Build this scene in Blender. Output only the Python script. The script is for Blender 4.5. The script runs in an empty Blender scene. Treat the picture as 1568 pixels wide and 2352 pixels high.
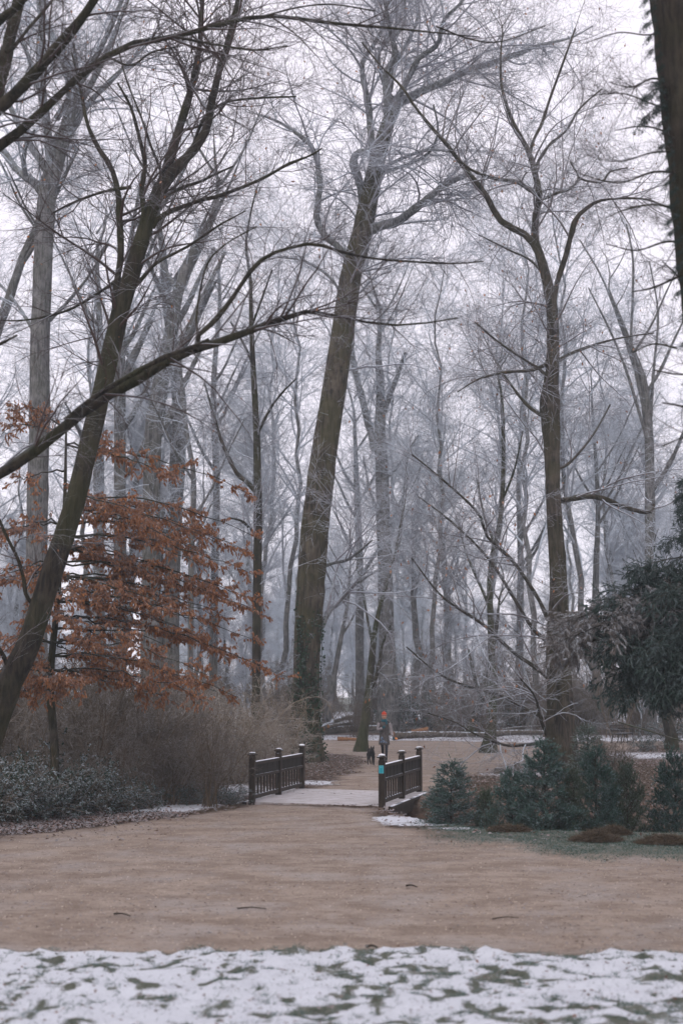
import bpy, bmesh, math, random
import numpy as np
from mathutils import Vector, Matrix

C = bpy.context.scene.collection
SC = bpy.context.scene
rng = np.random.default_rng(11)
random.seed(5)

# ------------------------------------------------------------------ camera, world, sun, exposure
F, CX, CY, HOR, CAMH = 3266.6, 784.0, 1176.0, 1582.5, 2.5     # measurements read off the photograph
PITCH = math.atan((HOR - CY) / F)
cam_d = bpy.data.cameras.new('camera')
cam = bpy.data.objects.new('camera', cam_d); C.objects.link(cam)
cam.location = (0, 0, CAMH); cam.rotation_euler = (math.pi/2 + PITCH, 0, 0)
cam_d.sensor_fit = 'VERTICAL'; cam_d.sensor_height = 36; cam_d.sensor_width = 24; cam_d.lens = 50
cam_d.clip_start = 0.1; cam_d.clip_end = 2000
cam_d.dof.use_dof = True; cam_d.dof.focus_distance = 34; cam_d.dof.aperture_fstop = 1.4
SC.camera = cam

w = bpy.data.worlds.new('World'); SC.world = w; w.use_nodes = True
wn = w.node_tree; wn.nodes.clear()
sky = wn.nodes.new('ShaderNodeTexSky'); sky.sky_type = 'NISHITA'; sky.sun_disc = False
SUN_EL, SUN_AZ = math.radians(48), math.radians(200)
sky.sun_elevation = SUN_EL; sky.sun_rotation = SUN_AZ; sky.dust_density = 4; sky.air_density = 1.2
mixw = wn.nodes.new('ShaderNodeMix'); mixw.data_type = 'RGBA'; mixw.inputs[0].default_value = 0.88
mixw.inputs[7].default_value = (8.35, 7.75, 8.5, 1)               # closed pale cloud layer in front of the blue
bg = wn.nodes.new('ShaderNodeBackground'); bg.inputs[1].default_value = 0.12
wo = wn.nodes.new('ShaderNodeOutputWorld')
wn.links.new(sky.outputs[0], mixw.inputs[6]); wn.links.new(mixw.outputs[2], bg.inputs[0]); wn.links.new(bg.outputs[0], wo.inputs[0])

sd = bpy.data.lights.new('sun', 'SUN'); sd.energy = 0.8; sd.angle = math.radians(40); sd.color = (1, .96, .92)
sun = bpy.data.objects.new('sun', sd); C.objects.link(sun)
sdir = Vector((math.sin(SUN_AZ)*math.cos(SUN_EL), math.cos(SUN_AZ)*math.cos(SUN_EL), math.sin(SUN_EL)))
sun.rotation_euler = sdir.to_track_quat('Z', 'Y').to_euler(); sun.location = (0, -20, 60)
SC.view_settings.view_transform = 'Standard'; SC.view_settings.look = 'None'
SC.view_settings.exposure = 0.36; SC.view_settings.gamma = 1; SC.view_settings.use_curve_mapping = False
SC.cycles.max_bounces = 6; SC.cycles.diffuse_bounces = 3; SC.cycles.volume_bounces = 1
SC.cycles.use_denoising = True

# ------------------------------------------------------------------ helpers
def px(x, y, Y):
    """point of the place seen at (x, y) of the photograph that lies Y metres in front"""
    b = -(y - CY) / F; a = (x - CX) / F
    d = np.array([a, math.cos(PITCH) - b*math.sin(PITCH), math.sin(PITCH) + b*math.cos(PITCH)])
    return np.array([0, 0, CAMH]) + d * (Y / d[1])
def wid(wpx, y, Y):
    b = -(y - CY) / F
    return wpx / F * Y / (math.cos(PITCH) - b*math.sin(PITCH))
def gy(y):                       # distance of flat ground seen at row y
    b = -(y - CY) / F
    dz = math.sin(PITCH) + b*math.cos(PITCH); dy = math.cos(PITCH) - b*math.sin(PITCH)
    return -CAMH / dz * dy
def gpt(x, y):
    Y = gy(y); p = px(x, y, Y); return (p[0], p[1])

def sstep(a, b, x):
    t = np.clip((x - a) / (b - a), 0, 1); return t*t*(3 - 2*t)
_perm = np.random.default_rng(3).random((256, 256))
def vnoise(x, y):
    xi = np.floor(x).astype(int); yi = np.floor(y).astype(int); fx = x - xi; fy = y - yi
    fx = fx*fx*(3-2*fx); fy = fy*fy*(3-2*fy)
    g = lambda i, j: _perm[i & 255, j & 255]
    return (g(xi,yi)*(1-fx)+g(xi+1,yi)*fx)*(1-fy) + (g(xi,yi+1)*(1-fx)+g(xi+1,yi+1)*fx)*fy
def fbm(x, y, o=4):
    s = 0; a = .5; n = 0
    for k in range(o):
        s = s + a*vnoise(x*2**k + 17.3*k, y*2**k + 5.1*k); n += a; a *= .5
    return s/n

def mesh_np(name, V, faces, mat=None, smooth=True, n=4):
    """one mesh from a vertex array and an array of n-cornered faces"""
    me = bpy.data.meshes.new(name)
    V = np.asarray(V, np.float32).reshape(-1, 3); faces = np.asarray(faces, np.int32).reshape(-1, n)
    me.vertices.add(len(V)); me.vertices.foreach_set('co', V.ravel())
    me.loops.add(faces.size); me.loops.foreach_set('vertex_index', faces.ravel())
    me.polygons.add(len(faces)); me.polygons.foreach_set('loop_start', np.arange(0, faces.size, n, dtype=np.int32))
    me.polygons.foreach_set('use_smooth', np.full(len(faces), smooth))
    me.update(calc_edges=True)
    if mat: me.materials.append(mat)
    return me
def link(name, me, parent=None, loc=None):
    o = bpy.data.objects.new(name, me); C.objects.link(o)
    if parent is not None:
        o.parent = parent
    if loc is not None: o.location = loc
    return o
def tag(o, label=None, cat=None, group=None, kind=None):
    if label: o['label'] = label
    if cat: o['category'] = cat
    if group: o['group'] = group
    if kind: o['kind'] = kind
    return o
def thing(name, label, cat, loc=(0,0,0), rz=0, group=None):
    o = bpy.data.objects.new(name, None); C.objects.link(o); o.location = loc; o.rotation_euler = (0,0,rz)
    o.empty_display_size = .3
    return tag(o, label, cat, group)
def copy_tree(o, parent=None):
    c = o.copy(); C.objects.link(c); c.parent = parent
    for ch in [k for k in KIDS(o)]: copy_tree(ch, c)
    return c
def KIDS(o): return [k for k in C.objects if k.parent == o] if False else list(o.children)

def tubes(P, R, S=3):
    """P (N,K,3) centre lines, R (N,K) radii -> verts, quads"""
    N, K, _ = P.shape
    T = np.gradient(P, axis=1); T /= np.linalg.norm(T, axis=2, keepdims=True) + 1e-9
    m = T.mean(axis=1); m /= np.linalg.norm(m, axis=1, keepdims=True) + 1e-9
    ax = np.zeros_like(m); ax[np.arange(N), np.argmin(np.abs(m), axis=1)] = 1
    U = np.cross(T, ax[:, None, :]); U /= np.linalg.norm(U, axis=2, keepdims=True) + 1e-9
    W = np.cross(T, U)
    an = np.arange(S) / S * 2*np.pi
    V = P[:, :, None, :] + R[:, :, None, None]*(np.cos(an)[None,None,:,None]*U[:,:,None,:] + np.sin(an)[None,None,:,None]*W[:,:,None,:])
    idx = np.arange(N*K*S).reshape(N, K, S)
    a = idx[:, :-1, :]; b = np.roll(idx, -1, axis=2)[:, :-1, :]; c = np.roll(idx, -1, axis=2)[:, 1:, :]; d = idx[:, 1:, :]
    return V.reshape(-1, 3), np.stack([a, b, c, d], axis=-1).reshape(-1, 4)
def join(parts):
    Vs, Fs, o = [], [], 0
    for V, Fq in parts:
        Vs.append(V); Fs.append(Fq + o); o += len(V)
    return np.concatenate(Vs), np.concatenate(Fs)

def resample(pts, K):
    """Catmull-Rom through pts (n,D) to K rows evenly spaced"""
    p = np.asarray(pts, float)
    if len(p) == 2: return p[0] + (p[1]-p[0])*np.linspace(0,1,K)[:,None]
    q = np.vstack([2*p[0]-p[1], p, 2*p[-1]-p[-2]])
    out = []
    for i in range(1, len(q)-2):
        for t in np.linspace(0, 1, 12, endpoint=False):
            out.append(.5*((2*q[i]) + (-q[i-1]+q[i+1])*t + (2*q[i-1]-5*q[i]+4*q[i+1]-q[i+2])*t*t + (-q[i-1]+3*q[i]-3*q[i+1]+q[i+2])*t**3))
    out.append(q[-2]); out = np.array(out)
    s = np.r_[0, np.cumsum(np.linalg.norm(np.diff(out[:, :3], axis=0), axis=1))]
    u = np.linspace(0, s[-1], K)
    return np.stack([np.interp(u, s, out[:, k]) for k in range(p.shape[1])], axis=1)

def spawn(P, R, n, L, ang=(35, 70), K=6, up=0.0, wig=.18, rr=.55, tmin=.25, flat=0.0, taper=.25, rmax=None, lpow=.5, Lbyr=False, rg=None, rmin=.0, out=None, curv=0.35):
    """n side shoots spread over the curves P (N,K,3), R (N,K)"""
    rg = rg or rng
    N, Kp, _ = P.shape
    seg = np.linalg.norm(np.diff(P, axis=1), axis=2); ln = seg.sum(axis=1)
    pr = ln / ln.sum()
    i = rg.choice(N, n, p=pr); t = tmin + (1-tmin)*rg.random(n)**.85
    f = t*(Kp-1); k = np.minimum(f.astype(int), Kp-2); f = (f-k)[:, None]
    base = P[i,k]*(1-f) + P[i,k+1]*f; r0 = (R[i,k]*(1-f[:,0]) + R[i,k+1]*f[:,0])
    T = P[i,k+1]-P[i,k]; T /= np.linalg.norm(T, axis=1, keepdims=True)+1e-9
    q = rg.normal(size=(n,3)); q[:,2] *= (1-flat)
    if out is not None: q = q + out
    q -= (q*T).sum(1, keepdims=True)*T; q /= np.linalg.norm(q, axis=1, keepdims=True)+1e-9
    a = np.radians(rg.uniform(ang[0], ang[1], n))[:, None]
    D = np.cos(a)*T + np.sin(a)*q
    length = L*rg.uniform(.5, 1.25, n)*(1 - .55*t**2)
    if Lbyr: length *= np.clip(r0/np.median(r0), .5, 1.8)**.5
    rad = r0*rr
    if rmax: rad = np.minimum(rad, rmax)
    rad = np.maximum(rad, rmin)
    Q = np.zeros((n, K, 3)); Q[:,0] = base
    d = D.copy(); st = (length/(K-1))[:, None]; cv = rg.normal(size=(n,3))*curv/K; sh = .42 if K > 3 else .8
    for j in range(1, K):
        cv = cv + rg.normal(size=(n,3))*curv*.35/K
        d = d + rg.normal(size=(n,3))*wig*sh + cv*2; d[:,2] += up
        d /= np.linalg.norm(d, axis=1, keepdims=True); Q[:,j] = Q[:,j-1] + d*st
    u = np.linspace(0,1,K)[None,:]
    return Q, rad[:,None]*(1-(1-taper)*u)

# ------------------------------------------------------------------ materials
def nodes(name):
    m = bpy.data.materials.new(name); m.use_nodes = True
    nt = m.node_tree; b = nt.nodes['Principled BSDF']; b.inputs['Roughness'].default_value = .9
    b.inputs['Specular IOR Level'].default_value = .2
    return m, nt, b
def N(nt, t, **kw):
    n = nt.nodes.new(t)
    for k, v in kw.items():
        if k.startswith('i_'):
            n.inputs[int(k[2:]) if k[2:].isdigit() else k[2:].replace('_', ' ')].default_value = v
        else: setattr(n, k, v)
    return n
def noise(nt, scale, detail=4, vec=None, rough=.55):
    n = N(nt, 'ShaderNodeTexNoise'); n.inputs['Scale'].default_value = scale; n.inputs['Detail'].default_value = detail
    n.inputs['Roughness'].default_value = rough
    if vec is not None: nt.links.new(vec, n.inputs['Vector'])
    return n.outputs['Fac']
def ramp(nt, fac, a, b, ca=(0,0,0,1), cb=(1,1,1,1)):
    r = N(nt, 'ShaderNodeValToRGB'); r.color_ramp.elements[0].position = a; r.color_ramp.elements[1].position = b
    r.color_ramp.elements[0].color = ca; r.color_ramp.elements[1].color = cb
    nt.links.new(fac, r.inputs[0]); return r.outputs[0]
def mix(nt, fac, a, b):
    m = N(nt, 'ShaderNodeMix', data_type='RGBA')
    for s, v in ((0, fac), (6, a), (7, b)):
        if isinstance(v, (tuple, float, int)): m.inputs[s].default_value = v if not isinstance(v, tuple) else (*v, 1)[:4]
        else: nt.links.new(v, m.inputs[s])
    return m.outputs[2]
def math_(nt, op, a, b=None):
    m = N(nt, 'ShaderNodeMath', operation=op)
    for s, v in ((0, a), (1, b)):
        if v is None: continue
        if isinstance(v, (int, float)): m.inputs[s].default_value = v
        else: nt.links.new(v, m.inputs[s])
    return m.outputs[0]
def upward(nt, lo=.25, hi=.9, scale=6., amt=.8):
    """frost that settled on faces turned to the sky"""
    g = N(nt, 'ShaderNodeNewGeometry'); s = N(nt, 'ShaderNodeSeparateXYZ'); nt.links.new(g.outputs['Normal'], s.inputs[0])
    z = math_(nt, 'ADD', s.outputs[2], math_(nt, 'MULTIPLY', math_(nt, 'SUBTRACT', noise(nt, scale, 3, g.outputs['Position']), .5), 1.6))
    return math_(nt, 'MULTIPLY', ramp(nt, z, lo, hi), amt)
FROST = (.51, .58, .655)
def bark(name, a, b, moss=.0, mosscol=(.05,.065,.018), frost=.25, scale=5.):
    m, nt, bs = nodes(name)
    g = N(nt, 'ShaderNodeNewGeometry'); mp = N(nt, 'ShaderNodeMapping'); mp.inputs['Scale'].default_value = (1, 1, .14)
    nt.links.new(g.outputs['Position'], mp.inputs[0])
    n1 = noise(nt, scale*3, 6, mp.outputs[0], .65)
    c = mix(nt, ramp(nt, n1, .40, .58), a, b); c = mix(nt, math_(nt, 'MULTIPLY', ramp(nt, noise(nt, 2.2, 4, g.outputs['Position'], .6), .5, .68), .5), c, tuple(min(1, q*1.7+.02) for q in b))
    big = noise(nt, .9, 3, g.outputs['Position'])
    if moss: c = mix(nt, math_(nt, 'MULTIPLY', ramp(nt, big, .42, .6), moss), c, mosscol)
    c = mix(nt, upward(nt, .35, 1.1, 3., frost), c, FROST)
    nt.links.new(c, bs.inputs['Base Color'])
    bm_ = N(nt, 'ShaderNodeBump'); bm_.inputs['Strength'].default_value = 1; bm_.inputs['Distance'].default_value = .07
    nt.links.new(n1, bm_.inputs['Height']); nt.links.new(bm_.outputs[0], bs.inputs['Normal'])
    return m
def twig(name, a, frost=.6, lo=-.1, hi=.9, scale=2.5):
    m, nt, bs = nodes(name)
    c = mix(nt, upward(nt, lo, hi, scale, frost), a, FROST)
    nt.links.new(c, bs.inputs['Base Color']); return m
def plain(name, a, b=None, scale=20., rough=.85, frost=0, lo=.5, hi=1., bump=0, vecscale=None):
    m, nt, bs = nodes(name); bs.inputs['Roughness'].default_value = rough
    g = N(nt, 'ShaderNodeNewGeometry'); v = g.outputs['Position']
    if vecscale:
        mp = N(nt, 'ShaderNodeMapping'); mp.inputs['Scale'].default_value = vecscale; nt.links.new(v, mp.inputs[0]); v = mp.outputs[0]
    n1 = noise(nt, scale, 4, v)
    c = mix(nt, ramp(nt, n1, .35, .65), a, b or tuple(x*.6 for x in a))
    if frost: c = mix(nt, upward(nt, lo, hi, 9., frost), c, FROST)
    nt.links.new(c, bs.inputs['Base Color'])
    if bump:
        bm_ = N(nt, 'ShaderNodeBump'); bm_.inputs['Strength'].default_value = .7; bm_.inputs['Distance'].default_value = bump
        nt.links.new(n1, bm_.inputs['Height']); nt.links.new(bm_.outputs[0], bs.inputs['Normal'])
    return m
def leafmat(name, cols, frost=.0, scale=7., trans=.25):
    """leaf colour differs from leaf to leaf (random per island)"""
    m, nt, bs = nodes(name)
    g = N(nt, 'ShaderNodeNewGeometry'); r = N(nt, 'ShaderNodeValToRGB')
    r.color_ramp.elements[0].color = (*cols[0],1); r.color_ramp.elements[1].color = (*cols[-1],1)
    for k, cc in enumerate(cols[1:-1]):
        e = r.color_ramp.elements.new((k+1)/(len(cols)-1)); e.color = (*cc,1)
    nt.links.new(g.outputs['Random Per Island'], r.inputs[0]); c = r.outputs[0]
    if frost: c = mix(nt, upward(nt, .1, 1.0, scale, frost), c, FROST)
    nt.links.new(c, bs.inputs['Base Color'])
    tr = N(nt, 'ShaderNodeBsdfTranslucent'); nt.links.new(c, tr.inputs[0]); ms = N(nt, 'ShaderNodeMixShader'); ms.inputs[0].default_value = trans
    out = [n for n in nt.nodes if n.type == 'OUTPUT_MATERIAL'][0]
    nt.links.new(bs.outputs[0], ms.inputs[1]); nt.links.new(tr.outputs[0], ms.inputs[2]); nt.links.new(ms.outputs[0], out.inputs[0])
    return m

M = {}
M['bark_dark'] = bark('dark mossy bark', (.009,.008,.006), (.038,.030,.021), .5, (.04,.043,.016), .12)
M['bark_oak'] = bark('furrowed oak bark', (.020,.016,.011), (.085,.070,.050), .6, (.055,.052,.02), .2, 3.5)
M['bark_grey'] = bark('grey bark', (.05,.05,.05), (.16,.157,.155), .25, (.07,.075,.04), .3)
M['bark_moss'] = bark('green mossy bark', (.022,.020,.013), (.065,.058,.036), .8, (.035,.045,.015), .1)
M['twig_brown'] = twig('lightly frosted brown twig', (.16,.14,.14), .8, -.5, .7)
M['bark_burly'] = bark('dark rugged bark', (.014,.011,.008), (.065,.052,.038), .55, (.045,.042,.018), .2, 3.5)
M['limb_frost'] = bark('frosted limb bark', (.06,.062,.066), (.20,.205,.215), .3, (.10,.11,.06), .5)
M['twig_near'] = twig('dark red brown twig', (.06,.04,.034), .45)
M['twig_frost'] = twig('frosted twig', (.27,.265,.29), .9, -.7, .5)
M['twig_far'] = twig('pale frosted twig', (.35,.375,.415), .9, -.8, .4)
M['shrub'] = twig('brown shrub stem', (.105,.078,.052), .3, .2, 1.2)
M['shrub_pale'] = twig('pale tan shrub stem', (.21,.165,.115), .4, .2, 1.1)
M['leaf_beech'] = leafmat('withered copper leaf', [(.11,.04,.02), (.27,.11,.042), (.42,.18,.065), (.19,.08,.035), (.34,.20,.12), (.30,.12,.045)], .25)
M['leaf_litter'] = leafmat('fallen leaf', [(.05,.03,.02), (.13,.075,.05), (.20,.11,.075), (.09,.06,.045)], .3, 3., 0)
M['leaf_green'] = leafmat('dark evergreen leaf', [(.012,.03,.021), (.026,.055,.038), (.05,.07,.045), (.05,.045,.03)], .45, 5., .1)
M['ivy'] = leafmat('ivy leaf', [(.012,.03,.014), (.025,.05,.022), (.02,.04,.02)], .12, 5., .1)
M['needle'] = leafmat('spruce needle', [(.03,.07,.058), (.05,.105,.085), (.075,.14,.115), (.04,.075,.05)], .4, 5., .1)
M['needle_big'] = leafmat('drooping conifer needle', [(.015,.034,.028), (.026,.054,.044), (.045,.075,.06), (.035,.04,.027)], .25, 3., .1)
M['needle_dead'] = leafmat('withered needle', [(.13,.115,.10), (.21,.19,.175), (.10,.085,.075)], .5, 3., .1)
M['grass'] = leafmat('frosted grass blade', [(.02,.055,.038), (.04,.09,.065), (.07,.10,.075)], .25, 9., .1)
M['hay'] = leafmat('dry brown grass', [(.035,.026,.017), (.12,.085,.05), (.06,.045,.028)], .05, 9., .1)
M['rail'] = plain('dark stained timber', (.018,.013,.009), (.042,.030,.021), 14., .7, .75, .9, 1.35, .004, (1,1,.2))
M['rail_dark'] = plain('weathered dark board', (.010,.008,.006), (.024,.018,.013), 14., .8, .1, .9, 1.4, .004, (1,1,.2))
M['snow'] = plain('settled snow', (.80,.81,.86), (.68,.70,.75), 9., .9)
M['deck'] = plain('snow dusted plank', (.27,.22,.18), (.56,.52,.53), 3.5, .9, .28, .6, 1.4, .004, (.7,3.,1))
M['cut'] = plain('fresh cut wood', (.26,.13,.06), (.16,.085,.045), 12.)
M['log'] = plain('wet log bark', (.05,.042,.035), (.10,.085,.07), 8., .8, .85, .75, 1.3)
M['iron'] = plain('dark painted iron', (.015,.015,.015), (.03,.03,.03), 20., .5)
M['stone'] = plain('damp abutment stone', (.05,.045,.038), (.10,.09,.075), 9., .9, .2, .9, 1.3, .02)

# ------------------------------------------------------------------ terrain fields
def poly(pts): return np.array([gpt(*p) for p in pts])
PATH_NEAR = poly([(-900,1925),(0,1920),(120,1909),(250,1896),(350,1884),(440,1873),(520,1862),(565,1853),(582,1846),(866,1858),(850,1872),(868,1888),
                  (905,1900),(985,1916),(1090,1932),(1200,1948),(1568,1972),(2600,2000),(2600,2250),(-900,2250)])
PATH_FAR = poly([(690,1824),(700,1815),(749,1803),(806,1779),(846,1761),(837,1742),(790,1733),(730,1730),(560,1722),(300,1716),(-300,1712),(-300,1700),(300,1702),(560,1702),
                 (730,1700),(853,1701),(1040,1702),(1236,1706),(1400,1702),(1600,1702),(2300,1706),(2300,1722),(1600,1713),(1500,1712),(1420,1724),(1300,1738),(1246,1744),(1198,1755),
                 (1143,1767),(1083,1786),(1040,1802),(975,1826)])
def sdist(x, y, pg):
    """signed distance, positive inside polygon pg"""
    d = np.full(x.shape, 1e9); ins = np.zeros(x.shape, bool)
    for (x0,y0), (x1,y1) in zip(pg, np.roll(pg, -1, axis=0)):
        ex, ey = x1-x0, y1-y0
        t = np.clip(((x-x0)*ex + (y-y0)*ey)/(ex*ex+ey*ey+1e-12), 0, 1)
        d = np.minimum(d, np.hypot(x-x0-t*ex, y-y0-t*ey))
        c = (y0 > y) != (y1 > y)
        with np.errstate(divide='ignore', invalid='ignore'):
            ins ^= c & (x < (x1-x0)*(y-y0)/(y1-y0 if y1 != y0 else 1e-9) + x0)
    return np.where(ins, d, -d)
NEAR_X = [-60,-3,-2.2,.75,1.1,1.7,2.5,5,12,60]; NEAR_Y = [31.5,31.6,31.55,31.45,29.6,27.7,26.1,25.4,25,25]
FAR_X = [-60,-3,-1,2.1,3,5,12,60];    FAR_Y = [36,35.3,34.6,34.3,35.5,38.5,44,47]
def height(x, y):
    n, f = np.interp(x, NEAR_X, NEAR_Y), np.interp(x, FAR_X, FAR_Y)
    u = (y-n)/(f-n); fw = np.interp(x, [-3, 2.1, 4], [.35, .35, .75])
    ditch = sstep(0, .22, u)*sstep(0, 1, (1-u)/fw)
    h = -1.25*ditch
    away = 1 - np.exp(-(np.maximum(0, np.abs(x-2)-14)/10)**2)
    h = h + away*.5*(fbm(x*.05+3, y*.05, 3)-.35)
    h = h + .35*sstep(80, 130, y) * (fbm(x*.03, y*.03+9, 2)-.5)
    return h
def blob(x, y, cx, cy, rx, ry, a):
    g = gpt(cx, cy); 
    return a*np.exp(-(((x-g[0])/rx)**2 + ((y-g[1])/ry)**2)**1.5)
def fields(x, y):
    nz = fbm(x*1.1, y*.9, 4)-.5; nf = fbm(x*6, y*6, 3)-.5
    d1 = sdist(x, y, PATH_NEAR); d2 = sdist(x, y, PATH_FAR)
    soft = np.where((x > 1.2) & (y > 15), .9, .22)
    path = np.maximum(sstep(-1, 1, (d1+nz*soft*2.2+nf*.35)/soft), sstep(-.3, .3, d2+nz*1.3+nf*.5))
    lawn = sstep(-.10, .10, 14.02 + .2*(vnoise(x*.35, y*0+2)-.5) + nz*.28 + nf*.3 - y)
    s = .12 + .12*fbm(x*.4, y*.4, 3)
    s = np.maximum(s, .80*np.exp(-((d1+1.2)/.95)**2)*sstep(-7.0,-5.6,x)*((x < -1.6) & (y > 20)))   # strip under the shrubs
    for b in ((895,1882,1.0,.9,.95), (960,1893,.9,.35,.8), (1060,1902,.9,.3,.7),(1180,1925,1.6,.5,.42),(1450,1940,2.4,.7,.38),
              (540,1812,1.4,2.5,.65), (740,1798,1.5,1.4,.66), (760,1770,1.6,2.0,.42),
              (1190,1778,2.2,2.0,.6), (1100,1795,1.5,1.2,.42), (1480,1735,6,4.5,.62), (1420,1775,4,4,.35), (1300,1725,4,3,.55)):
        s = np.maximum(s, blob(x, y, *b))
    s = np.maximum(s, .72*sstep(62, 67, y)*sstep(83, 76, y)*(.6+.8*fbm(x*.12, y*.1, 2)))
    s = np.maximum(s, .80*sstep(100, 108, y)*sstep(165, 150, y)*sstep(.30,.42, fbm(x*.03+1.7, y*.02, 2)))
    green = np.clip(sstep(1.0, 2.4, x)*sstep(30, 26, y)*sstep(14, 15.5, y) + lawn + sstep(95, 105, y), 0, 1)
    s = np.where(path > .5, s*(1-sstep(.4, .8, path)) + .10*path, s)
    s = np.maximum(s*(1-sstep(.3,.7,lawn)), (.88-.48*sstep(.50,.59, .8*fbm(x*8+5, y*6, 3)+.2*fbm(x*1.3, y*1.5+4, 2)))*lawn)
    path = path*(1-lawn)
    return path, s, green, lawn

# ground grid: one height field, its faces shared out between ground, path and snowy verge
def ladder(segs):
    out = []
    for a, b, st in segs: out += list(np.arange(a, b-1e-6, st))
    out.append(segs[-1][1]); return np.array(out)
xs = ladder([(-320,-80,12), (-80,-24,2), (-24,-8,.5), (-8,9,.12), (9,25,.5), (25,80,2), (80,320,12)])
ys = ladder([(-60,4,4), (4,9.5,.5), (9.5,14.6,.04), (14.6,46,.16), (46,85,.4), (85,170,2), (170,420,10)])
X, Y = np.meshgrid(xs, ys, indexing='ij')
H = height(X, Y); pth, snw, grn, lwn = fields(X, Y)
lump = (fbm(X*5, Y*5, 4)-.5)*.15*lwn + (fbm(X*14, Y*14, 2)-.5)*.05*lwn
lump += (fbm(X*3, Y*3, 3)-.5)*.05*(1-lwn)*(1-pth) + (fbm(X*2.3, Y*2.3, 3)-.5)*.02*pth + lwn*.03
Z = H + lump*((np.abs(X) < 25) & (Y < 90))
def put_attr(me, name, arr):
    a = me.attributes.new(name, 'FLOAT', 'POINT'); a.data.foreach_set('value', np.ascontiguousarray(arr, np.float32))
M['ground'], nt, bs = nodes('forest floor, trodden gravel and thin snow')
g = N(nt, 'ShaderNodeNewGeometry'); pos = g.outputs['Position']
def attr(nm): a = N(nt, 'ShaderNodeAttribute', attribute_name=nm); return a.outputs['Fac']
ap, as_, ag = attr('path'), attr('snow'), attr('green')
fine = noise(nt, 38, 6, pos, .7); mid = noise(nt, 4.5, 6, pos, .65); wide = noise(nt, .8, 5, pos, .6)
mpx = N(nt, 'ShaderNodeMapping'); mpx.inputs['Scale'].default_value = (.75, 1, 1); nt.links.new(pos, mpx.inputs[0])
streak = noise(nt, 1.6, 6, mpx.outputs[0], .65)
litter = mix(nt, ramp(nt, mid, .35, .65), (.035,.025,.018), (.12,.078,.055))
litter = mix(nt, ramp(nt, fine, .45, .7), litter, (.05,.038,.028))
grass = mix(nt, ramp(nt, mid, .3, .7), (.06,.068,.048), (.17,.175,.15))
base = mix(nt, ag, litter, grass)
gravel = mix(nt, ramp(nt, streak, .40, .60), (.20,.155,.124), (.305,.25,.207))
gravel = mix(nt, math_(nt, 'MULTIPLY', ramp(nt, wide, .48, .68), .8), gravel, (.30,.272,.255))
gravel = mix(nt, math_(nt, 'MULTIPLY', ramp(nt, noise(nt, 7, 6, pos, .75), .52, .62), .6), gravel, (.13,.095,.07))
gravel = mix(nt, math_(nt, 'MULTIPLY', ramp(nt, fine, .52, .72), .55), gravel, (.16,.115,.08))
gravel = mix(nt, math_(nt, 'MULTIPLY', ramp(nt, noise(nt, 55, 3, pos), .60, .72), .6), gravel, (.46,.40,.34))
vor = N(nt, 'ShaderNodeTexVoronoi'); vor.inputs['Scale'].default_value = 2.6; nt.links.new(pos, vor.inputs['Vector'])
gravel = mix(nt, math_(nt, 'MULTIPLY', ramp(nt, vor.outputs['Distance'], .03, .06, (1,1,1,1), (0,0,0,1)), .7), gravel, (.06,.04,.025))
base = mix(nt, ap, base, gravel)
sn = math_(nt, 'ADD', math_(nt, 'MULTIPLY', mid, .55), math_(nt, 'MULTIPLY', fine, .45))
thr = math_(nt, 'ADD', math_(nt, 'SUBTRACT', sn, .5), math_(nt, 'MULTIPLY', math_(nt, 'SUBTRACT', as_, .5), .62))
sf = ramp(nt, math_(nt, 'ADD', thr, .5), .49, .58)
base = mix(nt, sf, base, mix(nt, fine, (.46,.485,.53), (.64,.665,.715)))
nt.links.new(base, bs.inputs['Base Color'])
bp = N(nt, 'ShaderNodeBump'); bp.inputs['Strength'].default_value = .9; bp.inputs['Distance'].default_value = .025
nt.links.new(math_(nt, 'ADD', fine, mid), bp.inputs['Height']); nt.links.new(bp.outputs[0], bs.inputs['Normal'])

nx, ny = len(xs), len(ys)
idx = np.arange(nx*ny).reshape(nx, ny)
quads = np.stack([idx[:-1,:-1], idx[1:,:-1], idx[1:,1:], idx[:-1,1:]], -1).reshape(-1, 4)
V = np.stack([X, Y, Z], -1).reshape(-1, 3)
av = lambda A: A.ravel()[quads].mean(axis=1)
isl = av(lwn) > .5; isp = (av(pth) > .5) & ~isl
for nm, sel in (('ground', ~isl & ~isp), ('path', isp), ('snowy_verge', isl)):
    q = quads[sel]; u, inv = np.unique(q, return_inverse=True)
    me = mesh_np(nm, V[u], inv.reshape(-1, 4), M['ground'])
    for an_, A in (('path', pth), ('snow', snw), ('green', grn)): put_attr(me, an_, A.ravel()[u])
    tag(link(nm, me), kind='structure')
def hz(x, y): return float(height(np.array([float(x)]), np.array([float(y)]))[0])

# ------------------------------------------------------------------ leaves / needles helpers
def diamonds(Cn, D, Nn, L, Wd, fold=.25):
    """folded leaf: 4 vertices, 2 triangles each; Cn base, D direction, Nn normal"""
    n = len(Cn); Sd = np.cross(D, Nn); Sd /= np.linalg.norm(Sd, axis=1, keepdims=True)+1e-9
    L = np.broadcast_to(L, n)[:, None]; Wd = np.broadcast_to(Wd, n)[:, None]
    a = Cn; b = Cn + D*L*.45 + Sd*Wd*.5 + Nn*Wd*fold; c = Cn + D*L; d = Cn + D*L*.45 - Sd*Wd*.5 + Nn*Wd*fold
    V = np.stack([a,b,c,d], 1).reshape(-1,3); i = np.arange(n)[:,None]*4
    return V, np.concatenate([i + np.array([0,1,2]), i + np.array([0,2,3])], 1).reshape(-1,3)
def rdir(n, rg=rng, z=1.):
    v = rg.normal(size=(n,3)); v[:,2] *= z; return v/np.linalg.norm(v, axis=1, keepdims=True)
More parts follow.
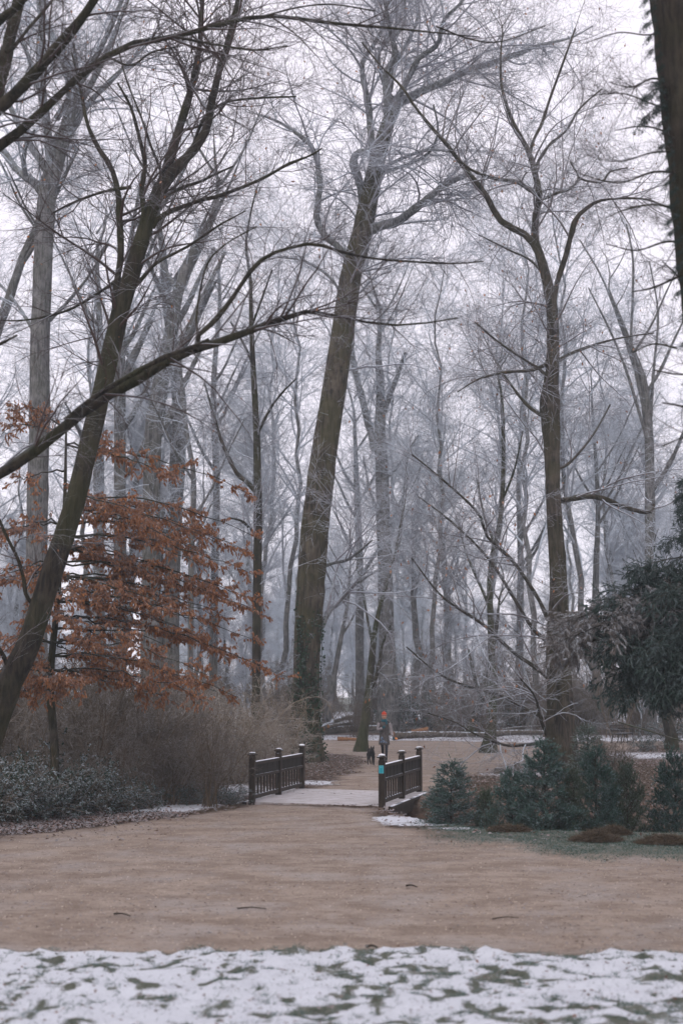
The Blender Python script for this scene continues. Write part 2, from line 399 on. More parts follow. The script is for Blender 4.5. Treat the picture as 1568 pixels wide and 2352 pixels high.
def on_curves(P, n, rg=rng, tmin=.1):
    Nn, K, _ = P.shape; i = rg.integers(0, Nn, n); f = (tmin+(1-tmin)*rg.random(n))*(K-1); k = np.minimum(f.astype(int), K-2); f = (f-k)[:,None]
    T = P[i,k+1]-P[i,k]; T /= np.linalg.norm(T, axis=1, keepdims=True)+1e-9
    return P[i,k]*(1-f)+P[i,k+1]*f, T
def spikes(Cn, D, L, wd):
    n = len(Cn); q = rdir(n); S = np.cross(D, q); S /= np.linalg.norm(S, axis=1, keepdims=True)+1e-9
    L = np.broadcast_to(L, n)[:,None]
    V = np.stack([Cn - S*wd/2, Cn + S*wd/2, Cn + D*L], 1).reshape(-1,3)
    return V, np.arange(n*3).reshape(-1,3)

# ------------------------------------------------------------------ trees read off the photograph
def limb3(pts, Y, K, dz=0., wav=0.):
    """photo points (x, y, width) -> centre line and radii at depth Y, running dz metres back or forth"""
    a = resample([(p[0], p[1], p[2]) for p in pts], K)
    t = np.linspace(0, 1, K); dep = Y + dz*t**1.3 + wav*np.sin(t*7+Y)*t
    P = np.array([px(a[i,0], a[i,1], dep[i]) for i in range(K)])
    R = np.array([wid(max(a[i,2], .8)/2, a[i,1], dep[i]) for i in range(K)])
    return P, R
def trunk_mesh(P, R, mat, S=20, seed=1, rough=.06, flare=0.35):
    rg = np.random.default_rng(seed)
    K = len(P); V, Q = tubes(P[None], R[None], S)
    V = V.reshape(K, S, 3); an = np.arange(S)/S*2*np.pi
    z = np.cumsum(np.r_[0, np.linalg.norm(np.diff(P, axis=0), axis=1)])
    ph = rg.random(4)*6
    rid = 1 + rough*(np.sin(5*an[None,:]+ph[0]+z[:,None]*.25) + .7*np.sin(9*an[None,:]+ph[1]-z[:,None]*.4)) + rough*.9*rg.normal(size=(K,S))*.6
    fl = np.exp(-z/ max(R[0]*2.2, .05))[:,None]*flare*(1+.7*np.sin(4*an[None,:]+ph[2])+.4*np.sin(7*an+ph[3])[None,:])
    V = P[:,None,:] + (V-P[:,None,:])*(rid+fl)[:,:,None]
    return mesh_np('trunk', V.reshape(-1,3), Q, mat)
def hero_tree(name, label, cat, Y, trunk, limbs, mat, tmat, n=(60,500,3500), L=(4,1.6,.6), base_Y=None, seed=1, Kt=48, up=(.02,0,0), flat=.3,
              ang=(30,65), trunk_from=.35, twigr=.006, S=18, leaves=0, rough=.05, whiskers=0, group=None, sink=.12, leafsize=.1, leafdroop=.5, K3=3, lmat=None):
    rg = np.random.default_rng(seed)
    if trunk[-1][2] > 2.5 and trunk[-1][1] > 60 and Y > 40 and name != 'oak_tree':     # the leader thins out upwards
        (xa, ya, _), (xb, yb, wb) = trunk[-2], trunk[-1]; Ls = 14*wb + 60; dx = (xb-xa)/max(ya-yb, 1)
        trunk = list(trunk) + [(xb + dx*Ls*.35 + rg.uniform(-.05,.05)*Ls, yb-Ls*.35, wb*.62), (xb + dx*Ls*.5 + rg.uniform(-.12,.12)*Ls, yb-Ls*.7, wb*.32), (xb + dx*Ls*.6 + rg.uniform(-.2,.2)*Ls, yb-Ls, 1.2)]
        for q in range(3):
            f = rg.uniform(0, .5); x0, y0 = xb+dx*Ls*f*.8, yb-Ls*f; sg_ = (-1)**q; l_ = Ls*rg.uniform(.4,.8)
            limbs = list(limbs) + [([(x0,y0,wb*.45),(x0+sg_*l_*.25,y0-l_*.4,wb*.33),(x0+sg_*l_*.5,y0-l_,wb*.15)], rg.uniform(-2,2))]
    P, R = limb3(trunk, Y, Kt); b = np.array([P[0,0], P[0,1], 0.])
    gz = hz(P[0,0], P[0,1])
    P = np.vstack([[P[0,0] - (P[1,0]-P[0,0])*.15, P[0,1], gz-sink], P]) if P[0,2] > gz else P
    if len(P) > Kt: R = np.r_[R[0], R]
    org = np.array([P[0,0], P[0,1], gz])
    t = thing(name, label, cat, org, 0, group)
    link('trunk', trunk_mesh(P-org, R, mat, S, seed, rough), t)
    KL = 22; LP, LR = [], []
    for pts, dz in limbs:
        lp, lr = limb3(pts, Y, KL, dz, .25 if abs(dz) > 1 else .05)
        V_, Q_ = tubes(lp[None]-org, lr[None]*(1+.08*rg.normal(size=(1,KL))), 8)
        link('limb', mesh_np('limb', V_, Q_, lmat or mat), t)
        LP.append(lp); LR.append(lr)
    k0 = int(trunk_from*len(P)); tp = resample(np.c_[P[k0:], R[k0:]], KL)
    LP.append(tp[:, :3]); LR.append(tp[:, 3])
    LP = np.array(LP)-org; LR = np.array(LR)
    parts = []
    B1, b1 = spawn(LP, LR, n[0], L[0], ang, 8, up[0], .22, .5, .12, flat, .15, rg=rg, rmax=L[0]*.0095, rmin=twigr*1.5)
    parts.append(tubes(B1, b1, 5))
    allP = [B1]; 
    B2, b2 = spawn(B1, b1, int(n[1]*.8), L[1], (30,65), 5, up[1], .2, .55, .15, flat, .3, rg=rg, rmin=twigr)
    B2b, b2b = spawn(LP, LR, n[1]-int(n[1]*.8), L[1], (35,75), 5, up[1], .2, .3, .2, flat, .3, rg=rg, rmax=.009, rmin=twigr)
    B2 = np.concatenate([B2, B2b]); b2 = np.concatenate([b2, b2b])
    parts.append(tubes(B2, b2, 3))
    B3, b3 = spawn(B2, b2, n[2], L[2], (25,60), K3, up[2], .25, .7, .1, flat, .55, rg=rg, rmin=twigr*.7)
    parts.append(tubes(B3, b3, 3))
    if whiskers:                                                       # epicormic shoots on the bole
        wp = resample(np.c_[P-org, R], 22)
        W1, w1 = spawn(wp[None,:,:3], wp[None,:,3], whiskers, .9, (60,95), 6, .02, .22, .1, .12, .4, .4, rg=rg, rmax=.008)
        W2, w2 = spawn(W1, w1, whiskers*4, .4, (30,60), 3, 0, .2, .7, .1, .3, .5, rg=rg, rmin=twigr*.6)
        parts += [tubes(W1, w1, 3), tubes(W2, w2, 3)]
    V_, Q_ = join(parts)
    tag(link('crown', mesh_np('crown', V_, Q_, tmat), t), kind='stuff')
    if leaves:
        c, T = on_curves(B3, leaves, rg); D = T*.5 + rdir(leaves, rg)*.5; D[:,2] -= leafdroop; D /= np.linalg.norm(D, axis=1, keepdims=True)
        V_, T_ = diamonds(c, D, rdir(leaves, rg), rg.uniform(.7,1.2,leaves)*leafsize, rg.uniform(.4,.6,leaves)*leafsize)
        tag(link('leaves', mesh_np('leaves', V_, T_, M['leaf_beech'], False, 3), t), kind='stuff')
    return t

# central oak
hero_tree('oak_tree', 'tallest straight furrowed oak right behind the left bridge railing, leaning slightly right', 'tree', 50,
 [(706,1742,64),(704,1680,60),(702,1600,58),(705,1500,60),(710,1400,62),(717,1300,62),(726,1200,61),(745,1040,58),(770,880,54),(790,740,49),(808,620,46),(830,540,45),(850,440,41),(868,360,36),(885,300,32),(900,250,26)],
 [([(893,280,28),(907,244,26),(935,228,22),(958,214,20),(1019,188,18),(1085,158,16),(1157,137,13),(1228,107,9),(1309,87,5),(1360,60,3)], 3),
  ([(893,275,20),(886,178,16),(895,150,15),(907,122,14),(893,60,10),(880,-20,7)], -2),
  ([(862,395,16),(851,306,16),(846,244,15),(831,153,13),(850,115,11),(871,81,10),(887,31,8),(895,-30,6)], 2),
  ([(905,250,20),(927,199,16),(945,165,14),(963,132,13),(1004,102,11),(1019,46,9),(1055,10,7),(1080,-30,5)], -3),
  ([(895,210,12),(907,153,11),(938,92,9),(958,41,7),(950,-30,5)], 3),
  ([(905,235,16),(885,200,12),(870,120,9),(925,60,7),(930,-20,5)], 1),
  ([(831,462,16),(825,418,19),(813,382,20),(813,362,19),(825,350,17),(850,346,12)], -1),
  ([(838,540,24),(855,526,25),(885,516,24),(912,509,22),(945,485,20),(973,463,18),(1024,423,15),(1070,402,12)], -1.5),
  ([(800,592,18),(775,565,16),(745,540,16),(727,500,15),(732,450,14),(735,420,14),(722,350,12),(700,320,10),(640,280,7),(590,262,4)], 1.5),
  ([(745,1300,9),(770,1292,8),(800,1285,7),(830,1262,6),(855,1240,4)], -1),
  ([(738,1440,14),(755,1405,12),(780,1380,11),(805,1350,10),(835,1328,8),(870,1308,5)], 1.5),
  ([(875,395,10),(930,380,8),(985,350,7),(1005,300,5),(995,240,4)], -3),
  ([(868,400,10),(905,372,9),(980,345,7),(1040,350,4)], -2),
  ([(795,700,8),(760,640,7),(700,600,6),(640,590,4)], 3)],
 M['bark_oak'], M['twig_frost'], (180,2300,18500), (5.2,2.1,.85), seed=21, Kt=64, trunk_from=.5, whiskers=260, rough=.045, flat=.45, S=40, twigr=.0055, lmat=M['limb_frost'], up=(.0,-.01,-.02))

# dark leaning tree on the left
T1 = hero_tree('leaning_tree', 'dark mossy tree leaning right across the left side, forked into two stems above', 'tree', 24,
 [(-62,1850,70),(-35,1730,66),(-5,1640,62),(32,1550,57),(66,1480,53),(115,1330,50),(168,1170,47),(208,1010,44),(246,850,42),(276,720,40),(306,620,38),(345,490,34),(372,425,31)],
 [([(368,440,30),(383,390,24),(398,340,22),(415,285,20),(432,230,17),(445,180,15),(458,110,13),(463,40,11),(467,-30,9)], .8),
  ([(368,438,30),(400,392,27),(440,350,25),(465,315,22),(478,285,20),(483,250,19),(497,190,17),(510,140,15),(525,90,14),(540,30,12),(552,-30,10)], -.6),
  ([(268,715,22),(267,677,20),(272,630,17),(278,586,16),(275,499,15),(272,443,14),(257,387,12),(240,360,11),(224,336,10),(205,295,8),(196,265,8),(186,204,6),(165,120,4)], .7),
  ([(315,610,16),(323,540,14),(331,489,13),(326,438,12),(334,377,11),(325,335,10),(318,306,9),(300,244,7),(270,190,5)], -.6),
  ([(350,523,14),(360,505,13),(390,486,12),(423,474,11),(465,459,10),(509,448,9),(586,418,8),(625,398,7),(662,377,7),(713,357,5),(740,340,3)], -.8),
  ([(372,455,9),(387,448,9),(420,430,8),(458,418,7),(495,400,6),(535,382,4)], .8),
  ([(300,665,11),(318,650,9),(357,606,8),(395,585,7),(433,565,6),(470,540,6),(509,514,5),(565,484,3)], -.6),
  ([(375,410,9),(365,380,7),(345,330,6),(325,270,5),(290,180,4),(270,100,3)], .3),
  ([(440,345,8),(470,270,7),(520,235,6),(600,225,5),(680,222,4)], .4),
  ([(275,640,9),(215,680,7),(150,715,6),(60,735,4),(-20,735,3)], -.8),
  ([(300,430,9),(240,440,7),(170,465,6),(120,490,4)], .8),
  ([(95,1405,12),(62,1370,10),(55,1330,9),(40,1280,8),(15,1230,7),(-20,1150,6)], -.5),
  ([(30,1560,12),(5,1500,10),(-30,1450,8)], -.5)],
 M['bark_dark'], M['twig_near'], (64,850,7500), (3.2,1.4,.5), seed=5, Kt=56, trunk_from=.6, twigr=.0024, up=(.0,0,-.02), leaves=260, rough=.04, flat=.35, leafsize=.07)

# right-hand tree with burls
hero_tree('tall_tree', 'rough-barked tree with burls rising behind the small spruces on the right', 'tree', 45,
 [(1294,1752,58),(1293,1700,50),(1290,1600,44),(1286,1500,42),(1284,1400,40),(1280,1300,38),(1273,1200,35),(1269,1120,33),(1267,1020,36),(1264,965,42),(1262,925,46),(1264,890,34),(1268,850,30),(1270,780,27),(1266,700,25),(1252,630,22),(1240,590,21),(1228,550,17),(1230,489,15),(1238,453,14),(1228,397,13),(1212,346,11),(1187,300,9),(1167,255,8),(1150,190,6),(1150,110,4)],
 [([(1265,1748,26),(1262,1700,24),(1266,1640,23),(1266,1580,22),(1263,1520,20),(1262,1470,18),(1264,1430,16),(1266,1380,12),(1270,1330,9)], -1.2),
  ([(1238,585,20),(1215,545,17),(1187,530,16),(1146,504,15),(1121,458,14),(1100,428,13),(1055,372,11),(1029,336,10),(988,290,8),(948,239,7),(922,199,6),(871,148,5),(831,97,4)], -2),
  ([(1228,400,8),(1230,382,8),(1258,336,7),(1299,300,6),(1330,250,5),(1381,204,4)], 1.5),
  ([(1216,355,8),(1225,320,7),(1243,285,7),(1263,224,6),(1289,153,5),(1320,66,4)], -1),
  ([(1238,450,12),(1210,432,10),(1187,418,10),(1136,410,8),(1085,392,7),(1055,370,5)], -2.5),
  ([(1238,460,9),(1258,452,8),(1279,443,7),(1309,433,6),(1327,407,5),(1309,372,4)], 2),
  ([(1327,407,5),(1345,415,5),(1381,418,5),(1400,395,4),(1440,385,3)], 1),
  ([(1270,690,14),(1279,647,13),(1299,586,13),(1305,560,13),(1312,535,13),(1320,505,12),(1335,488,10),(1370,463,8),(1421,456,6),(1483,458,5),(1540,480,3)], -2),
  ([(1288,1150,15),(1310,1146,14),(1335,1141,14),(1360,1140,13),(1395,1148,12),(1420,1160,11),(1455,1171,11),(1490,1176,10),(1500,1155,8)], 1.2),
  ([(1258,1425,10),(1235,1375,9),(1178,1290,8),(1120,1235,7),(1096,1177,6),(1015,1101,5),(945,1043,3)], -2.5),
  ([(1262,1480,10),(1220,1440,9),(1180,1375,8),(1120,1282,6),(1038,1200,5),(960,1140,3)], -1.5),
  ([(1260,1560,10),(1225,1530,9),(1178,1498,8),(1108,1434,7),(1015,1370,5),(945,1282,3)], -3),
  ([(1255,1652,9),(1210,1630,8),(1149,1597,7),(1060,1572,6),(1003,1544,5),(933,1486,3)], -2),
  ([(1255,1705,9),(1242,1706,9),(1203,1711,8),(1163,1712,7),(1123,1700,6),(1083,1682,5),(1043,1658,4),(983,1638,3)], -3),
  ([(1268,830,10),(1220,850,8),(1160,855,7),(1100,870,5),(1050,900,3)], -2),
  ([(1268,880,9),(1240,850,8),(1210,830,6),(1150,790,5),(1090,740,3)], -1.5),
  ([(1278,830,9),(1310,812,8),(1370,790,6),(1430,775,4),(1500,765,3)], 1.5),
  ([(1255,960,9),(1215,935,8),(1170,880,6),(1120,800,4)], 2),
  ([(1275,1080,8),(1310,1060,6),(1360,1000,5),(1400,930,4)], 2),
  ([(1262,650,8),(1220,600,6),(1170,575,5),(1100,540,3)], 3),
  ([(1260,1700,8),(1240,1650,7),(1228,1600,6),(1195,1560,4)], -3)],
 M['bark_burly'], M['twig_brown'], (190,2300,17500), (4.,1.75,.75), seed=9, Kt=80, trunk_from=.25, whiskers=200, leaves=650, rough=.06, flat=.45, S=32, twigr=.0045, up=(0,-.01,-.02), leafsize=.12, leafdroop=.8)

# far left tree, mossy forks
hero_tree('grey_tree', 'big grey tree at far left whose crown opens in three mossy forks', 'tree', 60,
 [(85,1712,56),(85,1500,50),(85,1260,48),(88,1100,46),(90,1000,45),(92,800,44),(98,620,42),(105,500,42),(115,420,40)],
 [([(108,470,26),(90,430,22),(60,405,20),(35,385,18),(10,350,16),(-20,325,14)], 2),
  ([(118,430,28),(118,370,24),(110,300,22),(97,210,20),(92,120,17),(98,40,14),(100,-30,11)], -2),
  ([(118,430,26),(130,370,22),(150,325,20),(175,285,17),(195,250,15),(220,220,13),(250,190,12),(300,140,9),(350,90,6)], 1),
  ([(60,405,12),(55,370,11),(62,330,10),(80,300,7)], -2),
  ([(96,225,12),(75,160,10),(45,60,8),(30,-30,6)], 3),
  ([(195,250,8),(180,180,7),(170,100,5)], -3),
  ([(110,740,9),(150,700,8),(200,640,6),(250,560,5)], -3),
  ([(78,760,9),(40,700,8),(-10,640,6)], 3)],
 M['bark_grey'], M['twig_far'], (110,1200,8000), (5.2,2.2,1.), seed=31, lmat=M['limb_frost'], trunk_from=.55, twigr=.008, flat=.2)

# off-frame tree whose limbs sweep over the top left corner
hero_tree('overhanging_tree', 'dark tree just outside the left edge sweeping three thick limbs over the upper left corner', 'tree', 17,
 [(-330,2050,110),(-320,1700,100),(-300,1300,92),(-260,900,84),(-200,650,76),(-130,450,66),(-60,300,50),(-20,180,40)],
 [([(-150,480,36),(-80,400,32),(-20,350,28),(20,320,26),(60,290,20),(130,225,19),(200,160,18),(245,130,16),(290,105,15),(345,94,13),(400,84,12),(465,68,13),(530,50,11),(610,36,9),(700,45,8),(780,55,7),(870,62,6),(1000,75,4),(1100,85,3)], 1.2),
  ([(-120,400,36),(-50,305,32),(0,250,30),(60,190,28),(130,112,26),(190,40,24),(235,-30,20)], -1),
  ([(-60,310,40),(-15,235,34),(5,165,32),(20,100,30),(35,40,28),(50,-30,25)], .5),
  ([(-60,120,24),(-10,55,22),(40,15,18),(80,-30,14)], -.8),
  ([(15,120,9),(35,105,9),(62,70,8),(90,38,7),(130,-10,6)], .7),
  ([(400,84,7),(470,98,6),(530,108,5),(590,115,5),(660,105,3)], -.6),
  ([(610,36,5),(680,18,4),(760,10,4),(860,25,3)], .5),
  ([(245,130,7),(300,150,5),(350,120,5),(420,105,3)], .5),
  ([(-260,900,20),(-120,840,17),(-20,800,9),(40,770,5)], -.6),
  ([(-290,1230,34),(-150,1160,30),(-60,1120,28),(0,1090,26),(80,1035,25),(150,980,25),(230,918,27),(300,880,27),(400,820,24),(450,800,22),(505,785,19),(560,765,17),(640,735,13),(715,714,11),(770,725,7),(860,743,6),(940,747,5),(1000,738,4),(1050,730,3)], .5),
  ([(150,965,13),(200,925,13),(260,885,12),(330,845,12),(390,815,12),(440,798,10),(480,780,8)], -.5),
  ([(450,805,14),(456,770,13),(490,740,12),(530,690,11),(570,630,10),(590,608,10),(612,588,9),(660,571,9),(720,560,8),(790,580,7),(860,594,6),(960,602,5),(1050,605,4),(1110,600,3)], .5),
  ([(456,775,6),(452,720,5),(475,610,5),(520,560,4),(590,520,3)], .6),
  ([(1000,60,4),(1080,90,4),(1150,95,3),(1250,60,2)], .2)],
 M['bark_dark'], M['twig_near'], (80,900,5500), (1.9,.95,.4), seed=15, trunk_from=.9, twigr=.0018, rough=.04, flat=.4, leaves=60, leafsize=.05)

# big dark conifer trunk at the right edge
def ridge(): pass
big = hero_tree('ivy_clad_conifer', 'massive dark ivy-flecked trunk cut by the upper right edge', 'tree', 17,
 [(2330,2080,210),(2290,1800,170),(2235,1300,165),(2205,1000,160),(2180,840,158),(1590+35,700,0.1)][:5] + [(1668,900,150),(1640,700,148),(1612,500,146),(1588,300,140),(1566,120,135),(1548,-60,130)],
 [], M['bark_dark'], M['twig_near'], (1,2,3), (.3,.2,.1), seed=4, rough=.05) if False else None
hero_tree('dark_conifer', 'massive dark trunk with evergreen tufts cut by the upper right edge', 'tree', 15,
 [(1790,2060,170),(1760,1700,165),(1724,1300,160),(1690,1050,156),(1668,900,152),(1650,760,150),(1630,560,148),(1614,400,146),(1590,200,138),(1560,0,124),(1540,-80,120)],
 [([(1590,940,7),(1550,930,5),(1520,925,3)], -.3), ([(1600,700,7),(1560,640,5),(1520,600,3)], .3), ([(1570,330,6),(1520,300,5),(1470,290,4),(1410,300,2)], .4),
  ([(1560,480,6),(1500,470,5),(1440,480,4),(1390,500,2)], -.5), ([(1550,200,6),(1500,180,5),(1450,200,4),(1400,190,2)], .5), ([(1555,800,5),(1500,790,4),(1450,810,3)],.4),
  ([(1590,620,6),(1500,660,5),(1450,670,3)],.4),
  ([(1560,60,5),(1490,80,4),(1420,75,3),(1340,100,2)],.6), ([(1575,400,6),(1500,395,5),(1420,420,4),(1330,400,2)],-.4), ([(1570,260,5),(1500,240,4),(1430,215,3),(1350,220,2)],.3),
  ([(1600,560,6),(1530,555,5),(1460,575,4),(1390,560,2)],.5), ([(1580,350,5),(1500,350,4),(1430,370,3),(1370,365,2)],-.6), ([(1610,850,5),(1560,860,4),(1500,850,3)],.5), ([(1620,1010,5),(1570,1005,4),(1520,1025,3)],-.4)],
 M['bark_dark'], M['twig_near'], (90,700,3200), (.9,.45,.25), seed=44, trunk_from=.5, twigr=.002, rough=.05, flat=.5)

# secondary trees
def sec(name, label, Y, trunk, limbs, mat='bark_grey', tm='twig_far', n=(50,400,2100), L=(2.6,1.2,.6), **kw):
    kw.setdefault('K3', 2 if Y > 56 else 3)
    return hero_tree(name, label, 'tree', Y, trunk, limbs, M[mat], M[tm], n, L, **kw)
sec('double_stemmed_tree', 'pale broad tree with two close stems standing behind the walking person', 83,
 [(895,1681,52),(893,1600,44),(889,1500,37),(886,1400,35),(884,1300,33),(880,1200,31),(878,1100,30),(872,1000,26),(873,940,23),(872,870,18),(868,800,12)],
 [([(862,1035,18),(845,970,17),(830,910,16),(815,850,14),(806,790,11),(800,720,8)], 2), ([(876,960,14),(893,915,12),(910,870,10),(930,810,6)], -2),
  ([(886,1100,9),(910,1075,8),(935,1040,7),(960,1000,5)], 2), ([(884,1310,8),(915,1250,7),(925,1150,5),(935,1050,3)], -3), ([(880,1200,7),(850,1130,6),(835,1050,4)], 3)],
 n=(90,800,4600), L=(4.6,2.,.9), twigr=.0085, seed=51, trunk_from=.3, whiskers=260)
sec('mossy_tree', 'green mossy young tree on the far path edge, just left of the walking person', 58,
 [(829,1722,28),(833,1690,22),(840,1640,20),(846,1590,18),(852,1530,16),(858,1470,14),(868,1410,10),(885,1350,8),(905,1280,6),(920,1200,4)],
 [([(846,1590,9),(862,1560,9),(872,1520,8),(878,1480,6),(900,1430,4)], -1), ([(856,1480,7),(845,1430,6),(835,1370,5),(820,1300,3)], 1.5)],
 'bark_moss', 'twig_frost', (40,300,1700), (2,.9,.4), seed=52, twigr=.006)
sec('mossy_tree', 'mossy slim tree on the far path edge, left of the burly trunk', 57,
 [(1120,1726,32),(1126,1680,23),(1130,1620,20),(1131,1560,17),(1128,1500,15),(1126,1430,14),(1124,1350,13),(1130,1280,12),(1145,1210,11),(1154,1130,10),(1155,1000,9),(1150,900,6)],
 [([(1126,1400,8),(1100,1340,7),(1070,1270,5),(1050,1190,3)], 1.5), ([(1153,1150,6),(1180,1080,5),(1200,990,3)], -1.5), ([(1135,1250,7),(1110,1180,5),(1095,1100,3)], 2)],
 'bark_moss', 'twig_frost', (70,500,2800), (2.4,1,.45), seed=53, twigr=.006, leaves=120)
sec('leaning_dark_tree', 'dark stem tilted right just left of the mossy slim tree', 76,
 [(1078,1690,26),(1090,1650,20),(1104,1610,17),(1118,1570,14),(1126,1520,11),(1140,1440,8)], [([(1104,1610,9),(1090,1560,8),(1075,1490,5)],1)],
 'bark_dark', 'twig_frost', (30,200,900), (2,.9,.4), seed=54, twigr=.007)
sec('slender_tree', 'dark slender tree left of the oak with a side stem forking low to the left', 48,
 [(583,1752,20),(588,1600,19),(590,1400,19),(593,1200,19),(592,1100,18),(590,1000,15),(585,900,13),(581,830,12),(577,740,10),(575,640,8),(565,560,6),(580,470,4)],
 [([(592,1135,12),(570,1110,11),(545,1088,10),(525,1050,9),(508,1010,8),(490,950,6),(470,880,4)], 1.5), ([(590,1000,7),(620,940,6),(650,900,5),(680,870,3)], -1.5),
  ([(594,1240,7),(560,1200,6),(530,1190,4)], -1), ([(582,840,7),(560,790,6),(530,740,4)], 1.5), ([(578,750,6),(600,690,5),(625,620,4)], -1)],
 'bark_dark', 'twig_frost', (80,600,3600), (2.2,1.1,.5), seed=55, twigr=.005, trunk_from=.2)
for i, (args, lab) in enumerate([
  ([(345,1700,46),(345,1400,42),(348,1200,40),(352,1000,40),(365,900,38),(388,800,34),(402,700,28),(425,620,22),(455,560,16)], 'thick grey tree rising straight behind the copper leaves, bending right higher up'),
  ([(392,1700,40),(394,1400,37),(400,1200,36),(408,1050,35),(412,930,33),(400,820,26),(385,700,22),(375,580,16)], 'thick grey tree standing just right of the bending one behind the copper leaves'),
  ([(275,1690,30),(276,1300,28),(276,1000,27),(276,850,24),(283,700,18),(300,560,12)], 'narrow grey trunk behind the copper leaves, directly right of the leaning tree'),
  ([(228,1690,26),(228,1300,25),(228,1050,24),(232,850,18),(225,650,12)], 'narrow pale trunk half hidden by the leaning tree'),
  ([(-20,820,26),(-10,770,24),(20,690,22),(50,600,18),(72,545,14),(110,470,8)], 'pale tree slanting right at the left edge'),
  ([(490,1700,20),(492,1400,18),(497,1100,16),(490,900,13),(505,700,9)], 'slim trunk between the copper leaves and the slender dark tree'),
  ([(437,1690,14),(440,1300,13),(445,1100,12),(430,1000,10),(415,850,7)], 'thin wavy trunk right of the two thick grey trees'),
  ([(826,1642,24),(826,1560,20),(825,1450,19),(826,1300,17),(820,1150,14),(815,1000,9)], 'dark upright trunk between the oak and the pale broad tree'),
  ([(750,1684,16),(758,1620,14),(766,1560,13),(778,1490,11),(790,1430,9),(800,1370,7),(805,1280,4)], 'thin stem curving right just behind the oak foot'),
  ([(1372,1690,24),(1370,1580,22),(1366,1450,18),(1368,1300,14),(1372,1150,10),(1360,950,6)], 'grey trunk right of the burly tree behind the small spruces'),
  ([(1492,1660,26),(1492,1400,25),(1492,1250,24),(1491,1100,22),(1488,980,20),(1478,880,16),(1450,800,11),(1420,720,7)], 'grey trunk far behind the right conifer with a fan of straight shoots'),
  ([(1540,1690,26),(1528,1640,20),(1518,1580,17),(1508,1500,14),(1500,1400,9)], 'dark bent stem under the drooping conifer, right of the bench'),
  ([(1190,1690,20),(1192,1500,17),(1195,1300,14),(1190,1100,10),(1200,900,6)], 'faint slim trunk left of the burly tree')]):
    Yi = [62,66,64,75,62,72,60,100,80,88,80,60,95][i]
    rg = np.random.default_rng(100+i); lim = []
    for q in range(6):                                                  # each stem forks as it rises
        k = rg.uniform(.45, .95); x0, y0, w0 = resample(args, 50)[int(k*49)]; sgn = rg.choice([-1,1]); Lq = rg.uniform(90,230)
        lim.append(([(x0,y0,w0*.55),(x0+sgn*Lq*.22,y0-Lq*.35,w0*.45),(x0+sgn*Lq*.4,y0-Lq*.75,w0*.35),(x0+sgn*Lq*.62,y0-Lq*1.2,w0*.2)], rg.uniform(-3,3)))
    if i == 10:
        lim = [([(1491,1050,12),(1472,906,9),(1447,815,8),(1421,738,6),(1381,637,5),(1330,550,3)],1), ([(1480,950,9),(1450,800,7),(1452,690,6),(1452,590,5),(1437,514,3)],-1),
               ([(1490,1000,9),(1500,850,7),(1510,720,5),(1490,600,3)],2), ([(1488,1020,9),(1440,860,6),(1400,760,5),(1350,660,3)],-2)] + lim[:3]
    sec('grey_tree' if args[0][2] > 18 else 'slim_tree', lab, Yi, args, lim, 'bark_grey' if i != 11 else 'bark_dark', 'twig_far', (50,380,2000), (3.,1.4,.65), seed=60+i, twigr=.009, Kt=32, S=14,
        trunk_from=.35)

